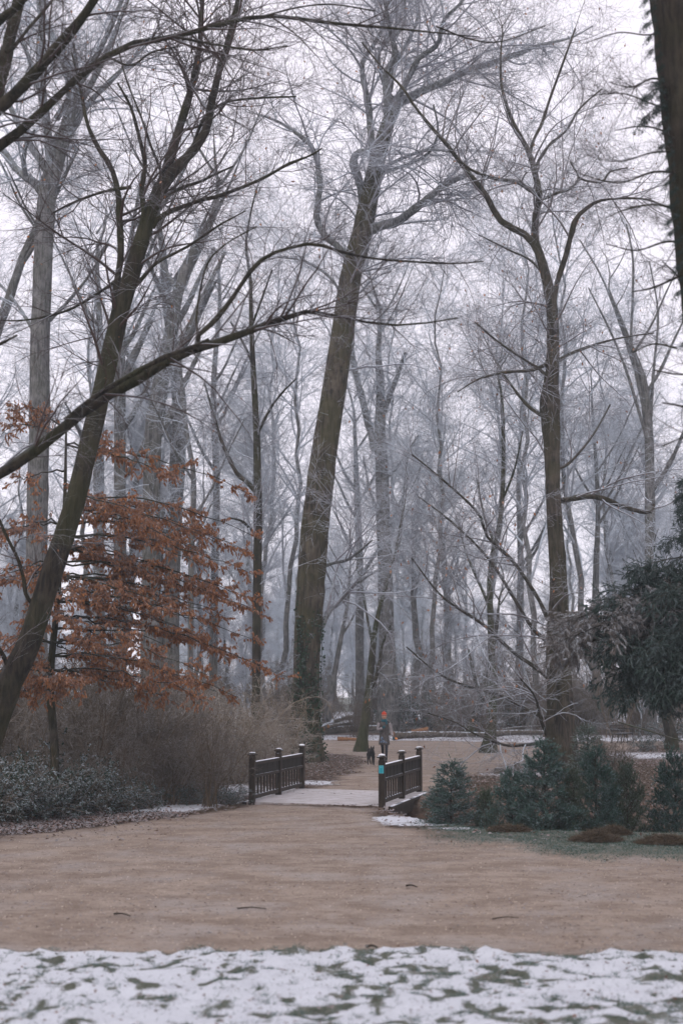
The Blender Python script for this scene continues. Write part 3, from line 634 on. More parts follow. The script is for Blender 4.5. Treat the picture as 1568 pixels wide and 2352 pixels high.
# ------------------------------------------------------------------ beech with withered copper leaves
def beech():
    Y0 = 29.; x0 = px(118, 1850, Y0)[0]
    org = np.array([x0, Y0, hz(x0, Y0)])
    t = thing('beech_tree', 'young beech still carrying copper leaves in layered sprays behind the leaning tree', 'tree', org)
    tr = resample([(0,0,-.1,.11),(.05,0,1.2,.09),(-.1,.1,2.6,.08),(.0,.1,4.2,.06),(.12,0,6,.045),(.1,.1,7.8,.02)], 30)
    link('trunk', trunk_mesh(tr[:,:3], tr[:,3], M['bark_dark'], 12, 3, .03), t)
    tips = [ # photo rows: start height, via, tip
     ((200,1150),(340,1128),(578,1135)),((230,1290),(400,1180),(606,1240)),((240,1330),(400,1245),(560,1262)),((240,1420),(440,1320),(602,1388)),((250,1440),(430,1370),(628,1422)),
     ((250,1480),(420,1405),(600,1478)),((250,1530),(440,1440),(560,1515)),((250,1560),(440,1490),(662,1556)),((250,1570),(420,1530),(548,1602)),((250,1580),(330,1560),(415,1618)),
     ((250,1450),(180,1395),(60,1440)),((250,1380),(150,1330),(-30,1370)),((250,1520),(160,1500),(40,1560)),((250,1570),(190,1570),(100,1610)),((250,1300),(130,1230),(-20,1250)),
     ((240,1200),(160,1120),(20,1120)),((230,1150),(150,1040),(20,960)),((230,1100),(300,1050),(400,1100)),((250,1340),(330,1290),(420,1330)),
     ((250,1500),(350,1470),(480,1550)),((250,1400),(360,1400),(500,1450)),((240,1250),(320,1200),(440,1220)),((245,1600),(180,1600),(120,1600)),((230,1180),(300,1150),(360,1200)),
     ((250,1440),(300,1440),(330,1500)),((235,1000),(120,960),(-20,1010)),((245,1350),(120,1360),(-20,1330)),((250,1470),(120,1470),(-20,1500)),
     ((250,1620),(330,1600),(480,1615)),((250,1600),(150,1560),(-20,1580)),((250,1560),(350,1545),(500,1590)),((250,1500),(120,1540),(20,1610)),((250,1540),(370,1480),(600,1530)),((250,1480),(370,1350),(520,1360)),((240,1400),(380,1310),(580,1320)),((240,1380),(340,1260),(470,1270)),((250,1540),(330,1520),(400,1560)),((250,1480),(330,1440),(420,1450)),((250,1420),(310,1380),(390,1400))]
    re_ = np.random.default_rng(78)
    for q in range(46):
        ex = re_.uniform(-90, 600); ey = re_.uniform(1180, 1620) if ex < 420 else re_.uniform(1220, 1570)
        tips.append(((246, ey-re_.uniform(20,60)), ((246+ex)/2, ey-re_.uniform(30,70)), (ex, ey)))
    TX = 118; tt = []
    for (_, _, c) in tips:
        dd = abs(c[0]-TX); tt.append(((TX, c[1] - .20*dd - 12), ((TX+c[0])/2, c[1] - .155*dd - 12), c))
    tips = tt
    LP, LR = [], []
    rg = np.random.default_rng(77)
    for i, (a, b, c) in enumerate(tips):
        dz = rg.uniform(-2.4, 2.4)
        A = px(*a, Y0)-org; k = np.argmin(abs(tr[:,2]-A[2])); A = tr[k,:3]
        B = px(b[0], b[1], Y0+dz*.55)-org; Cc = px(c[0], c[1], Y0+dz)-org
        q = resample([A, A*.5+B*.5+np.array([0,0,.04]), B, B*.45+Cc*.55+np.array([0,0,.06]), Cc], 14)
        q[1:-1] += rg.normal(size=(12,3))*.025
        r = np.linspace(.022, .004, 14); LP.append(q); LR.append(r)
        V_, Q_ = tubes(q[None], r[None], 6); link('branch', mesh_np('branch', V_, Q_, M['bark_dark']), t)
    LP = np.array(LP); LR = np.array(LR)
    B1, b1 = spawn(LP, LR, 1200, .50, (30,60), 5, -.02, .10, .5, .12, .97, .4, rg=rg, rmin=.003, curv=.15)
    B2, b2 = spawn(B1, b1, 7000, .24, (30,55), 3, -.03, .12, .7, .1, .75, .5, rg=rg, rmin=.002)
    V_, Q_ = join([tubes(B1, b1, 3), tubes(B2, b2, 3)])
    tag(link('crown', mesh_np('crown', V_, Q_, M['twig_near']), t), kind='stuff')
    n = 78000; c, T = on_curves(B2, n, rg, .0); D = T*.45 + rdir(n, rg)*.3; D[:,2] -= .8; D /= np.linalg.norm(D, axis=1, keepdims=True)
    nn = rdir(n, rg); nn[:,2] += .4
    V_, T_ = diamonds(c, D, nn, rg.uniform(.05,.09,n), rg.uniform(.024,.04,n))
    tag(link('leaves', mesh_np('leaves', V_, T_, M['leaf_beech'], False, 3), t), kind='stuff')
beech()

# ------------------------------------------------------------------ background trees: six growth forms, copied
def generic_tree(seed, Ht, r0, spread=1., nn=(26,260,1700,3800), first=.35, upw=.06):
    rg = np.random.default_rng(seed)
    K = 20; tz = np.linspace(0, 1, K)
    dx = np.cumsum(rg.normal(size=K))*.12; dy = np.cumsum(rg.normal(size=K))*.12
    lean = rg.normal(size=2)*.03*Ht
    P = np.stack([dx*Ht/20+lean[0]*tz, dy*Ht/20+lean[1]*tz, tz*Ht*.92-.1*(tz==0)], 1); P[0,:2] = 0
    R = r0*(1-tz)**.8*.95+r0*.06
    b0, s0 = spawn(P[None], R[None], nn[0], Ht*.28*spread, (25,50), 12, upw, .12, .6, first, 0, .2, rg=rg)
    b1, s1 = spawn(b0, s0, nn[1], Ht*.12, (30,60), 7, .02, .17, .5, .15, .15, .25, rg=rg)
    b2, s2 = spawn(b1, s1, nn[2], Ht*.06, (30,60), 4, .0, .2, .6, .15, .2, .4, rg=rg, rmin=.008)
    b3, s3 = spawn(b2, s2, nn[3]*2, Ht*.03, (25,60), 2, .0, .2, .7, .1, .2, .6, rg=rg, rmin=.006)
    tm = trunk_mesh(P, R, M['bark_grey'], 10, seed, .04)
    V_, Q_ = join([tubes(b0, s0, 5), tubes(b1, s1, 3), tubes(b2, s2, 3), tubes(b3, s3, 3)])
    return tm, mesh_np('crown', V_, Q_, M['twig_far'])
forms = [generic_tree(200, 24, .36), generic_tree(201, 27, .42, 1.1), generic_tree(202, 22, .28, .8), generic_tree(203, 19, .2, .8, first=.25),
         generic_tree(204, 12, .12, .9, (26,220,1300,3000), .15, .1), generic_tree(205, 9, .08, 1., (26,200,1200,2600), .1, .12)]
proto = {}
def zone(x, y):
    sx = 784 + x/y*F
    return ('behind the copper leaves and thicket', 'between the oak and the mossy slim tree', 'behind the burly tree and the spruces')[0 if sx < 690 else 1 if sx < 1130 else 2]
def place_bg(x, y, f, sc, rz):
    zn = zone(x, y); far = 'faint ' if y > 130 else ''
    kind = 'young bare tree' if f > 3 else 'tall bare tree'
    o = thing('woodland_tree', f'{far}{kind} in the hazy wood {zn}', 'tree', (x, y, hz(x, y)), rz, f'{far}{kind}s {zn}'); o.scale = (sc, sc, sc)
    for nm, me in zip(('trunk', 'crown'), forms[f]):
        k = link(nm, me, o)
        if nm == 'crown': tag(k, kind='stuff')
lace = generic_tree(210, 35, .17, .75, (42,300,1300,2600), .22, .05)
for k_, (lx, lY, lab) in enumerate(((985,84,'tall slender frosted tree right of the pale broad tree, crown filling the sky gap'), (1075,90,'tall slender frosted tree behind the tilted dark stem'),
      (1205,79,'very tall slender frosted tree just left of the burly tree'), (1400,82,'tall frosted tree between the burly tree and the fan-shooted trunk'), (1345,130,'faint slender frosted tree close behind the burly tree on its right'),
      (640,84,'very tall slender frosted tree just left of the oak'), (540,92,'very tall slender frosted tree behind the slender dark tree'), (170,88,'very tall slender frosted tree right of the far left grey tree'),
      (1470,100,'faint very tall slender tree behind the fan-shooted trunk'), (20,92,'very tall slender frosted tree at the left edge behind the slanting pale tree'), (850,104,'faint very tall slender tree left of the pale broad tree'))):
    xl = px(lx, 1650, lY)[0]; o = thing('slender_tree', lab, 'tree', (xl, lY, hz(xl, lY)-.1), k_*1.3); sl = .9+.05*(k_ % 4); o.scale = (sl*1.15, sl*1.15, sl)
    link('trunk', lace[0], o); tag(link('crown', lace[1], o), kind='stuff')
rb = np.random.default_rng(404); spots = []
tries = 0
while len(spots) < 200 and tries < 12000:
    tries += 1
    y = 66 + 185*rb.random()**1.1; x = rb.uniform(-.36, .36)*y + rb.normal()*2
    sx = 784 + x/y*F
    if y < 84 and 640 < sx < 1420: continue
    if 104 < y < 150 and rb.random() < .45: continue
    if any((x-a)**2+(y-b)**2 < 7 for a, b, _ in spots): continue
    young = rb.random() < .42
    f = int(rb.integers(4, 6)) if young else int(rb.integers(0, 4))
    if not young and y < 105 and rb.random() < .5: continue
    spots.append((x, y, f))
rq = np.random.default_rng(55)
spots += [(px(a, 1600, yq)[0], yq, int(rq.integers(3, 6))) for a, yq in zip(rq.uniform(650, 960, 26), rq.uniform(150, 215, 26))]
for x, y, f in spots: place_bg(x, y, f, rb.uniform(.7, 1.0), rb.uniform(0, 6.28))

# ------------------------------------------------------------------ shrubs
def shrub_mesh(seed, Ht, stems, mat, nn=(120,620,1700), arch=-.02, spread=.35, r=.017):
    rg = np.random.default_rng(seed)
    P = np.zeros((stems, 10, 3)); a = rg.uniform(0, 6.28, stems); d = np.stack([np.cos(a)*spread*rg.random(stems)*1.6, np.sin(a)*spread*rg.random(stems)*1.6, np.ones(stems)], 1)
    P[:,0,:2] = rg.normal(size=(stems,2))*.12*Ht/2
    L = Ht*rg.uniform(.6,1.15,stems)[:,None]/9
    for j in range(1, 10):
        d = d + rg.normal(size=d.shape)*.1; d[:,2] += arch*j*.5; d /= np.linalg.norm(d, axis=1, keepdims=True); P[:,j] = P[:,j-1]+d*L
    R = r*rg.uniform(.5,1.2,stems)[:,None]*np.linspace(1,.3,10)[None]
    b1, s1 = spawn(P, R, nn[0], Ht*.4, (25,60), 7, 0, .2, .6, .1, 0, .3, rg=rg, rmin=.006)
    b2, s2 = spawn(b1, s1, nn[1], Ht*.2, (25,65), 5, 0, .22, .7, .1, 0, .4, rg=rg, rmin=.0045)
    b3, s3 = spawn(b2, s2, nn[2], Ht*.12, (25,65), 3, 0, .22, .8, .1, 0, .6, rg=rg, rmin=.0036)
    V_, Q_ = tubes(P, R, 5); V2, Q2 = join([tubes(b1, s1, 3), tubes(b2, s2, 3), tubes(b3, s3, 3)])
    return mesh_np('stems', V_, Q_, mat), mesh_np('branches', V2, Q2, mat), (b2, b3)
SB = [shrub_mesh(301, 2.1, 16, M['shrub'], (80,420,1100), arch=0, spread=.22)[:2], shrub_mesh(302, 2.3, 20, M['shrub'], (100,500,1300), arch=-.015, spread=.3)[:2], shrub_mesh(303, 2.1, 20, M['shrub_pale'], arch=-.07, spread=.5)[:2],
      shrub_mesh(304, 1.6, 14, M['shrub'], arch=.0, spread=.6)[:2]]
def shrub(x, y, f, sc, rz, label, group=None, nm='bare_shrub'):
    o = thing(nm, label, 'shrub', (x, y, hz(x, y)-.02), rz, group); o.scale = (sc, sc, sc)
    for n_, me in zip(('stems', 'branches'), SB[f]): tag(link(n_, me, o), kind='stuff')
    return o
rs = np.random.default_rng(8)
for i in range(30):
    yy = rs.uniform(31.6, 41); xx = rs.uniform(-.245*yy, -2.6 - (yy-30)*.02)
    if 31 < yy < 36: xx = min(xx, -3.1)
    side = 'under the copper leaves' if xx/yy*F + 784 < 300 else 'near the bridge'; row = 'front' if yy < 35 else 'back'
    shrub(xx, yy, int(rs.choice([0,1,3,2])), rs.uniform(.8,1.2)*(1.35 if yy > 35 else .95), rs.uniform(0,6.28), f'brown shrub at the thicket {row}, {side}', f'{row} thicket shrubs {side}')
for (sx, sy, Yd, f, sc, lab) in ((585,1745,40,2,1.0,'pale tan shrub arching in front of the oak foot'), (545,1740,42,2,1.3,'pale tan shrub behind the left bridge railing'),
                            (478,1840,31,0,.9,'upright many-stemmed shrub on the snow strip just left of the bridge'), (385,1840,31.4,3,1.05,'dark shrub with thin crossing stems between thicket and upright shrub'),
                            (640,1742,47,1,1.1,'brown shrub against the left side of the oak foot'), (520,1738,44,2,1.6,'tall pale shrub between slender tree and pale tan shrubs'),
                            (1040,1800,30.5,3,.6,'sparse twiggy sapling shrub right beside the right bridge railing'), (1405,1775,41,3,.8,'thin bare shrub in front of the bench')):
    p = px(sx, sy, Yd); shrub(p[0], Yd, f, sc, rs.uniform(0,6), lab)
for k_, (sx, sy, Yd) in enumerate(((45,1868,28.6),(125,1866,29.2),(200,1862,29.6),(275,1856,30.4))):
    p = px(sx, sy, Yd); shrub(p[0], Yd, 0 if k_ % 2 else 3, .62, k_*1.7, ('bare canes above the leftmost evergreen bushes','second clump of bare canes from the left edge among the evergreens','third clump of bare canes among the evergreens','bare canes at the right end of the evergreen bushes')[k_])
UND = 'low bare shrub on the dark floor of the hazy wood'
for i in range(75):
    yy = rs.uniform(76, 125) if i > 25 else rs.uniform(74, 92); xx = rs.uniform(-.26, .26)*yy
    shrub(xx, yy, int(rs.choice([0,1,3])), rs.uniform(1.1, 2.3), rs.uniform(0,6.28), 'low bare shrub on the dark wood floor ' + zone(xx, yy), 'undergrowth shrubs ' + zone(xx, yy), 'woodland_shrub')

# evergreen bramble / ivy bushes at the left edge and dark bushes in the wood
def green_bush(seed, nl=5200, ls=.06, rx=1.):
    rg = np.random.default_rng(seed)
    P = np.zeros((26, 9, 3)); a = rg.uniform(0,6.28,26); d = np.stack([np.cos(a), np.sin(a), rg.uniform(.8,1.8,26)], 1); d /= np.linalg.norm(d,axis=1,keepdims=True)
    P[:,0,:2] = rg.normal(size=(26,2))*.15
    for j in range(1,9):
        d = d + rg.normal(size=d.shape)*.12; d[:,2] -= .12; d /= np.linalg.norm(d,axis=1,keepdims=True); P[:,j] = P[:,j-1]+d*.17
    R = np.full((26,9), .006)
    b1, s1 = spawn(P, R, 260, .5, (25,70), 6, -.04, .2, .7, .1, 0, .4, rg=rg)
    b2, s2 = spawn(b1, s1, 700, .25, (25,70), 4, 0, .2, .7, .1, 0, .5, rg=rg, rmin=.002)
    V_, Q_ = join([tubes(P, R, 4), tubes(b1, s1, 3), tubes(b2, s2, 3)])
    V_[:,2] = np.maximum(V_[:,2], .01)
    c, T = on_curves(np.concatenate([b2[:, ::1]]), nl, rg); c[:,2] = np.maximum(c[:,2], .02)
    D = rdir(nl, rg)*.7+T*.4; D[:,2] -= .1; D /= np.linalg.norm(D,axis=1,keepdims=True); nn = rdir(nl, rg)*.6; nn[:,2] += 1
    V2, T2 = diamonds(c, D, nn, rg.uniform(.6,1.2,nl)*ls, rg.uniform(.4,.65,nl)*ls, .12)
    return mesh_np('stems', V_, Q_, M['shrub']), mesh_np('leaves', V2, T2, M['leaf_green'], False, 3)
GB = [green_bush(1), green_bush(2)]
def gbush(x, y, f, sc, label, group=None):
    o = thing('evergreen_bush', label, 'bush', (x, y, hz(x, y)), rs.uniform(0,6), group); o.scale = (sc, sc, sc*rs.uniform(.7,1.15))
    for n_, me in zip(('stems','leaves'), GB[f]): tag(link(n_, me, o), kind='stuff')
GL = {20:'large frost-flecked evergreen bush in front of the leaning tree, touching the left edge', 90:'frost-flecked evergreen bush in the front row, second from the left edge', 165:'frost-flecked evergreen bush in the front row, in the middle of the row',
      235:'frost-flecked evergreen bush at the right end of the front row, near the beech', 60:'tall evergreen bush behind the leftmost two of the front row', 150:'tall evergreen bush behind the middle of the front row', 300:'low evergreen bush at the right end of the tall bushes',
      215:'evergreen bush behind the right end of the front row', -60:'evergreen bush mostly cut off by the left edge', 340:'small evergreen bush on the snow strip left of the crossing-stem shrub', 430:'small evergreen bush left of the upright many-stemmed shrub', 530:'small evergreen bush touching the left end of the bridge railing'}
for (sx, sy, Yd, sc) in ((20,1870,27.5,1.05),(90,1868,28.2,.95),(165,1862,28.8,.9),(235,1855,29.6,.85),(60,1850,29.5,1.2),(150,1845,30.5,1.1),(300,1845,30.6,.55),(215,1835,31.5,.9),
                         (-60,1870,27.,1.1),(340,1835,31.6,.45),(430,1835,31.5,.4),(530,1832,31.5,.4)):
    p = px(sx, sy, Yd); gbush(p[0], Yd, int(rs.integers(0,2)), sc, GL[sx], 'evergreen bushes under the left thicket')
for (sx, sy, Yd, sc, lab) in ((960,1660,84,2.2,'dark round evergreen bush right behind the pale broad tree'), (1190,1650,88,2.6,'dark evergreen bush behind the mossy slim tree'),
                              (1330,1650,92,2.6,'dark evergreen bush just right of the burly trunk'), (1100,1640,98,2.4,'dark evergreen bush left of the tilted dark stem'),
                              (1540,1690,66,1.3,'low dark evergreen bush right of the bench'), (1478,1712,58,.6,'small evergreen bush beside the bench')):
    p = px(sx, sy, Yd); gbush(p[0], Yd, 0, sc, lab)

# ivy on the oak foot
def ivy():
    t = thing('ivy_vine', 'dark ivy climbing the lower trunk of the oak', 'ivy', (px(706,1742,50)[0], 49.4, 0))
    rg = np.random.default_rng(2); P = []
    tr = [(706,1742),(704,1680),(702,1600),(705,1500),(710,1400),(712,1340)]
    a = resample(tr, 9)
    for k in range(14):
        off = rg.uniform(-1.3, 1.3); top = rg.uniform(.4, 1)
        for_ = []
        for j in range(9):
            u = j/8*top; i = u*8; x = np.interp(i, range(9), a[:,0]); y = np.interp(i, range(9), a[:,1])
            an = off + .5*math.sin(u*6+k); c = px(x, y, 50); rr = .52 if u > .1 else .6
            for_.append(c + np.array([math.sin(an)*rr, -math.cos(an)*rr, 0]) - np.array(t.location))
        P.append(for_)
    P = np.array(P); V_, Q_ = tubes(P, np.full(P.shape[:2], .012), 4)
    link('stem', mesh_np('stem', V_, Q_, M['bark_dark']), t)['kind'] = 'stuff'
    n = 1300; c, T = on_curves(P, n, rg, 0); c += rdir(n, rg)*.12; c[:,1] -= .05; D = rdir(n, rg); D[:,2] -= .6; D /= np.linalg.norm(D,axis=1,keepdims=True)
    nn = rdir(n, rg)*.5; nn[:,1] -= 1
    V2, T2 = diamonds(c, D, nn, .09, .075, .1); link('leaves', mesh_np('leaves', V2, T2, M['ivy'], False, 3), t)['kind'] = 'stuff'
ivy()

# ------------------------------------------------------------------ conifers
def spruce(seed, Ht=1.6, wd=.62, dens=1.):
    rg = np.random.default_rng(seed)
    P = np.stack([np.cumsum(rg.normal(size=12))*.008, np.cumsum(rg.normal(size=12))*.008, np.linspace(-.03, Ht, 12)], 1); R = np.linspace(.022, .004, 12)
    tr = mesh_np('trunk', *tubes(P[None], R[None], 7), M['bark_dark'])
    nb = 170; z = np.sort(rg.random(nb)**1.2)*.93; a = rg.uniform(0,6.28,nb); L = wd*(1-z)**.75*rg.uniform(.7,1.2,nb)+.07
    K = 8; B = np.zeros((nb,K,3)); B[:,0] = np.stack([np.interp(z*Ht, P[:,2], P[:,0]), np.interp(z*Ht, P[:,2], P[:,1]), .04+z*Ht], 1)
    d = np.stack([np.cos(a), np.sin(a), .25+.5*z], 1); d /= np.linalg.norm(d,axis=1,keepdims=True)
    for j in range(1,K):
        d = d + rg.normal(size=d.shape)*.06; d[:,2] += .02*(j-3); d /= np.linalg.norm(d,axis=1,keepdims=True); B[:,j] = B[:,j-1]+d*(L/(K-1))[:,None]
    br = np.full((nb,K), .004)
    t1, s1 = spawn(B, br, 1300, .24, (30,55), 5, .03, .1, .7, .15, .7, .6, rg=rg)
    V_, Q_ = join([tubes(B, br, 3), tubes(t1, s1, 3)])
    bm = mesh_np('branches', V_, Q_, M['bark_dark'])
    n = int(48000*dens); c, T = on_curves(np.concatenate([t1, t1, B[:, -5:]]), n, rg, 0); q = rdir(n, rg); q[:,2] += .35
    D = T*.7 + q*.75; D /= np.linalg.norm(D,axis=1,keepdims=True)
    nm = mesh_np('needles', *spikes(c, D, rg.uniform(.03,.05,n), .0095), M['needle'], False, 3)
    return tr, bm, nm
M['needle_b'] = leafmat('yellower spruce needle', [(.035,.06,.035), (.06,.095,.055), (.09,.125,.08), (.06,.06,.035)], .5, 4., .1)
SP = [spruce(1), spruce(2, 1.5, .8), spruce(3, 1.7, .5, .6)]
def put_spruce(x, Y, Ht, Wd, f, label):
    h0, w0 = ((1.6,.62),(1.5,.8),(1.7,.5))[f]
    o = thing('young_spruce', label, 'spruce', (x, Y, hz(x, Y)-.02), rs.uniform(0,6)); s = Ht/h0; o.scale = (Wd/2/w0, Wd/2/w0, s)
    link('trunk', SP[f][0], o); link('branches', SP[f][1], o)['kind'] = 'stuff'; nd = link('needles', SP[f][2], o); nd['kind'] = 'stuff'
    if sx in (1118, 1322, 1446, 1355): nd.material_slots[0].link = 'OBJECT'; nd.material_slots[0].material = M['needle_b']
for (sx, base, top, wpx, f, lab) in ((1040,1892,1752,140,2,'slim young spruce standing alone nearest the bridge'), (1118,1893,1822,105,1,'low spruce at the left end of the dense spruce clump'),
      (1180,1900,1778,135,1,'bushy spruce left of the tallest one in the clump'), (1258,1902,1712,165,0,'tallest young spruce in front of the burly tree'),
      (1322,1900,1778,110,1,'broad low spruce filling the middle of the clump'), (1372,1895,1730,150,0,'second tallest young spruce, right of the burly tree'), (1446,1892,1765,130,1,'rounded young spruce at the right end of the clump'),
      (1558,1888,1735,150,0,'young spruce cut by the right edge'), (1355,1785,1668,100,2,'pale thin spruce farther back, between burly tree and bench'), (1408,1870,1770,90,2,'narrow spruce tucked behind the second tallest, on its right')):
    Yd = gy(base)-.1 if base < 1800 or True else 0; Yd = gy(base); p = px(sx, base, Yd); pm = F/Yd
    put_spruce(p[0], Yd+.25, (base-top)/pm + max(0, -hz(p[0], Yd+.25)), wpx/pm, f, lab)

# drooping conifer on the right: branch forms shared by many branches
def droop_branch(seed, L, dead=False):
    rg = np.random.default_rng(seed); K = 14; u = np.linspace(0,1,K)
    P = np.stack([u*L, np.cumsum(rg.normal(size=K))*.03, .10*L*u - .28*L*u**2.2], 1)[None]; R = np.linspace(.022,.005,K)[None]
    b1, s1 = spawn(P, R, 34, L*.34, (30,60), 8, -.10, .08, .5, .1, .8, .4, rg=rg)
    b2, s2 = spawn(np.concatenate([b1, np.repeat(P[:, 6:], 1, 0)]) if b1.shape[1] == 8 else b1, np.concatenate([s1, R[:, 6:]]), 230, .34, (30,70), 5, -.16, .1, .6, .05, .2, .5, rg=rg, rmin=.002)
    V_, Q_ = join([tubes(P, R, 5), tubes(b1, s1, 3), tubes(b2, s2, 3)])
    n = 15000; c, T = on_curves(b2, n, rg, 0); D = T*.9 + rdir(n, rg)*.6; D[:,2] -= .25; D /= np.linalg.norm(D,axis=1,keepdims=True)
    return (mesh_np('branch', V_, Q_, M['bark_dark']), mesh_np('needles', *spikes(c, D, rg.uniform(.035,.075,n), .0105), M['needle_dead' if dead else 'needle_big'], False, 3))
DB = [droop_branch(1, 2.2), droop_branch(2, 2.2), droop_branch(3, 2.2)]; DD = droop_branch(4, 2.2, True)
Yc = 25.; xt = px(1660, 1700, Yc)[0]
con = thing('drooping_conifer', 'dark blue-green conifer with hanging branches reaching in from the right edge', 'conifer', (xt, Yc, hz(xt, Yc)))
tr = resample([(0,0,-.2,.22),(0,.05,3,.18),(.05,0,7,.10),(0,0,10,.03)], 24); link('trunk', trunk_mesh(tr[:,:3], tr[:,3], M['bark_dark'], 12, 8, .03), con)
rc = np.random.default_rng(12)
def cbranch(z, az, sc, f, dead=False, tilt=0):
    me = DD if dead else DB[f]
    o = link('branch', me[0], con, (0,0,z)); o.rotation_euler = (0, tilt, az); o.scale = (sc,)*3
    if dead: o['label'] = 'withered grey-brown branch'
    tag(link('needles', me[1], o), kind='stuff')
for i in range(120):
    z = rc.uniform(2.5, 7.2); L = np.interp(z, [2.5,3.2,4.2,4.8,5.6,7.2], [1.75,2.05,1.95,1.45,.95,.4])*rc.uniform(.6,1.02)
    cbranch(z, math.pi + rc.uniform(-1.4, 1.4) if i < 92 else rc.uniform(-1.7,1.7), L/2.2*(1.12 if i % 9 == 0 else .95), int(rc.integers(0,3)), tilt=rc.uniform(-.15,.25))
for z, az, L in ((4.35,.05,2.15),(3.9,-.1,2.1),(3.5,.15,2.2),(3.0,-.05,2.1),(2.7,.1,2.0),(4.8,.05,1.6)): cbranch(z, math.pi+az, L/2.2, int(rc.integers(0,3)))
for z, az, L in ((4.1,.0,2.75),(3.8,.12,2.9),(3.65,-.1,2.5)): cbranch(z, math.pi+az, L/2.2, 0, True)
# evergreen tufts on the dark trunk at the top right
tuft_src = DB[1]
for (sx, sy, sc, az) in ((1478,230,.16,3.3),(1560,470,.14,3.0),(1530,1095,.0,3.1)):
    if sc <= 0: continue
dk = [o for o in C.objects if o.name == 'dark_conifer'][0]
rt = np.random.default_rng(6)
for sy, sc, az in [(190,.20,3.3),(225,.22,2.8)] + [(float(q), rt.uniform(.08,.13), rt.uniform(2.6,3.7)) for q in np.linspace(-20, 900, 34)]:
    sx = 1500
    p = px(np.interp(sy, [-80,0,200,400,560,760,900], [1500,1512,1535,1560,1578,1602,1618]), sy, 14.85) - np.array(dk.location)
    o = link('tuft', tuft_src[0], dk, p); o.rotation_euler = (0, .5, az); o.scale = (sc,)*3; tag(link('needles', tuft_src[1], o), kind='stuff')

# ------------------------------------------------------------------ bmesh helpers for built things
def bm_obj(name, bm, mat, parent=None, smooth=False, loc=None):
    me = bpy.data.meshes.new(name); bmesh.ops.recalc_face_normals(bm, faces=bm.faces); bm.to_mesh(me); bm.free()
    me.materials.append(mat)
    if smooth: me.polygons.foreach_set('use_smooth', [True]*len(me.polygons))
    return link(name, me, parent, loc)
def box(bm, c, s, mtx=None, bev=0):
    m = Matrix.Translation(c) @ Matrix.Diagonal((*s, 1)); 
    if mtx is not None: m = mtx @ m
    r = bmesh.ops.create_cube(bm, size=1, matrix=m)
    if bev:
        es = list({e for v in r['verts'] for e in v.link_edges}); bmesh.ops.bevel(bm, geom=es, offset=bev, segments=1, affect='EDGES')
def beam(bm, a, b, wx, wz, bev=.004):
    a, b = Vector(a), Vector(b); d = b-a; L = d.length; q = d.to_track_quat('X', 'Z').to_matrix().to_4x4()
    box(bm, (0,0,0), (L, wx, wz), Matrix.Translation((a+b)/2) @ q, bev)

# bridge
NL, NR = Vector((*gpt(579,1843),0)), Vector((*gpt(877,1853),0)); 
FL, FR = Vector((*gpt(693,1812),0)), Vector((*gpt(962.5,1820),0))
bridge = thing('footbridge', 'small timber footbridge with snow dusted deck over the ditch', 'bridge', (NL+NR)/2)
bo = Vector(bridge.location)
def railing(A, B, label, side, nm='bridge_railing'):
    r = thing(nm, label, 'railing', A); d = (B-A); L = d.length; ux = d.normalized(); r.rotation_euler = (0,0,math.atan2(ux.y, ux.x))
    mid = L/2
    for k, x in enumerate((0, mid, L)):
        bm = bmesh.new(); box(bm, (x,0,.46), (.13,.13,1.06), bev=.008); box(bm, (x,0,1.01), (.105,.105,.06), bev=.004)
        p = bm_obj('post', bm, M['rail'], r)
        bm = bmesh.new(); box(bm, (x,0,1.045), (.19,.19,.022), bev=.006)
        bmesh.ops.create_cone(bm, cap_ends=True, segments=4, radius1=.125, radius2=.03, depth=.045, matrix=Matrix.Translation((x,0,1.0785)) @ Matrix.Rotation(math.pi/4,4,'Z'))
        bm_obj('cap', bm, M['rail'], p)
        bm = bmesh.new(); bmesh.ops.create_icosphere(bm, subdivisions=2, radius=1, matrix=Matrix.Translation((x,0,1.093)) @ Matrix.Diagonal((.075,.075,.028 if (k == 0 and side > 0) or (k == 2 and side < 0) else .014,1)))
        bm_obj('snow_cap', bm, M['snow'], p, True)
    for x0, x1 in ((.065, mid-.065), (mid+.065, L-.065)):
        for nm_, z, hgt, th in (('top_rail', .85, .065, .10), ('middle_rail', .565, .06, .095), ('bottom_rail', .115, .09, .07)):
            bm = bmesh.new(); box(bm, ((x0+x1)/2, 0, z), (x1-x0, th, hgt), bev=.004); bm_obj(nm_, bm, M['rail'], r)
        nb_ = 16
        for j in range(nb_):                                        # boards of the solid upper band
            xa = x0 + (j+.5)*(x1-x0)/nb_
            bm = bmesh.new(); box(bm, (xa, .0015*((j*7)%3-1), .705), ((x1-x0)/nb_-.003, .024, .222), bev=.0012); bm_obj('board', bm, M['rail_dark'], r)
        nb_ = 8
        for j in range(nb_):
            xa = x0 + (j+.5)*(x1-x0)/nb_
            bm = bmesh.new(); box(bm, (xa, 0, .348), (.085 if side > 0 else .075, .03, .376), bev=.003); bm_obj('baluster', bm, M['rail'], r)
        bm = bmesh.new(); box(bm, ((x0+x1)/2, -.0, .887), (x1-x0-.02, .075, .008), bev=.003); bm_obj('snow_line', bm, M['snow'], r)
        bm = bmesh.new(); box(bm, ((x0+x1)/2, .018, .164), (x1-x0-.02, .022, .006), bev=.002); bm_obj('snow_line', bm, M['snow'], r)
    return r
railing(NL, FL, 'left dark timber bridge railing in front of the thicket', -1)
RR = railing(NR, FR, 'right dark timber bridge railing carrying the turquoise notice', 1)
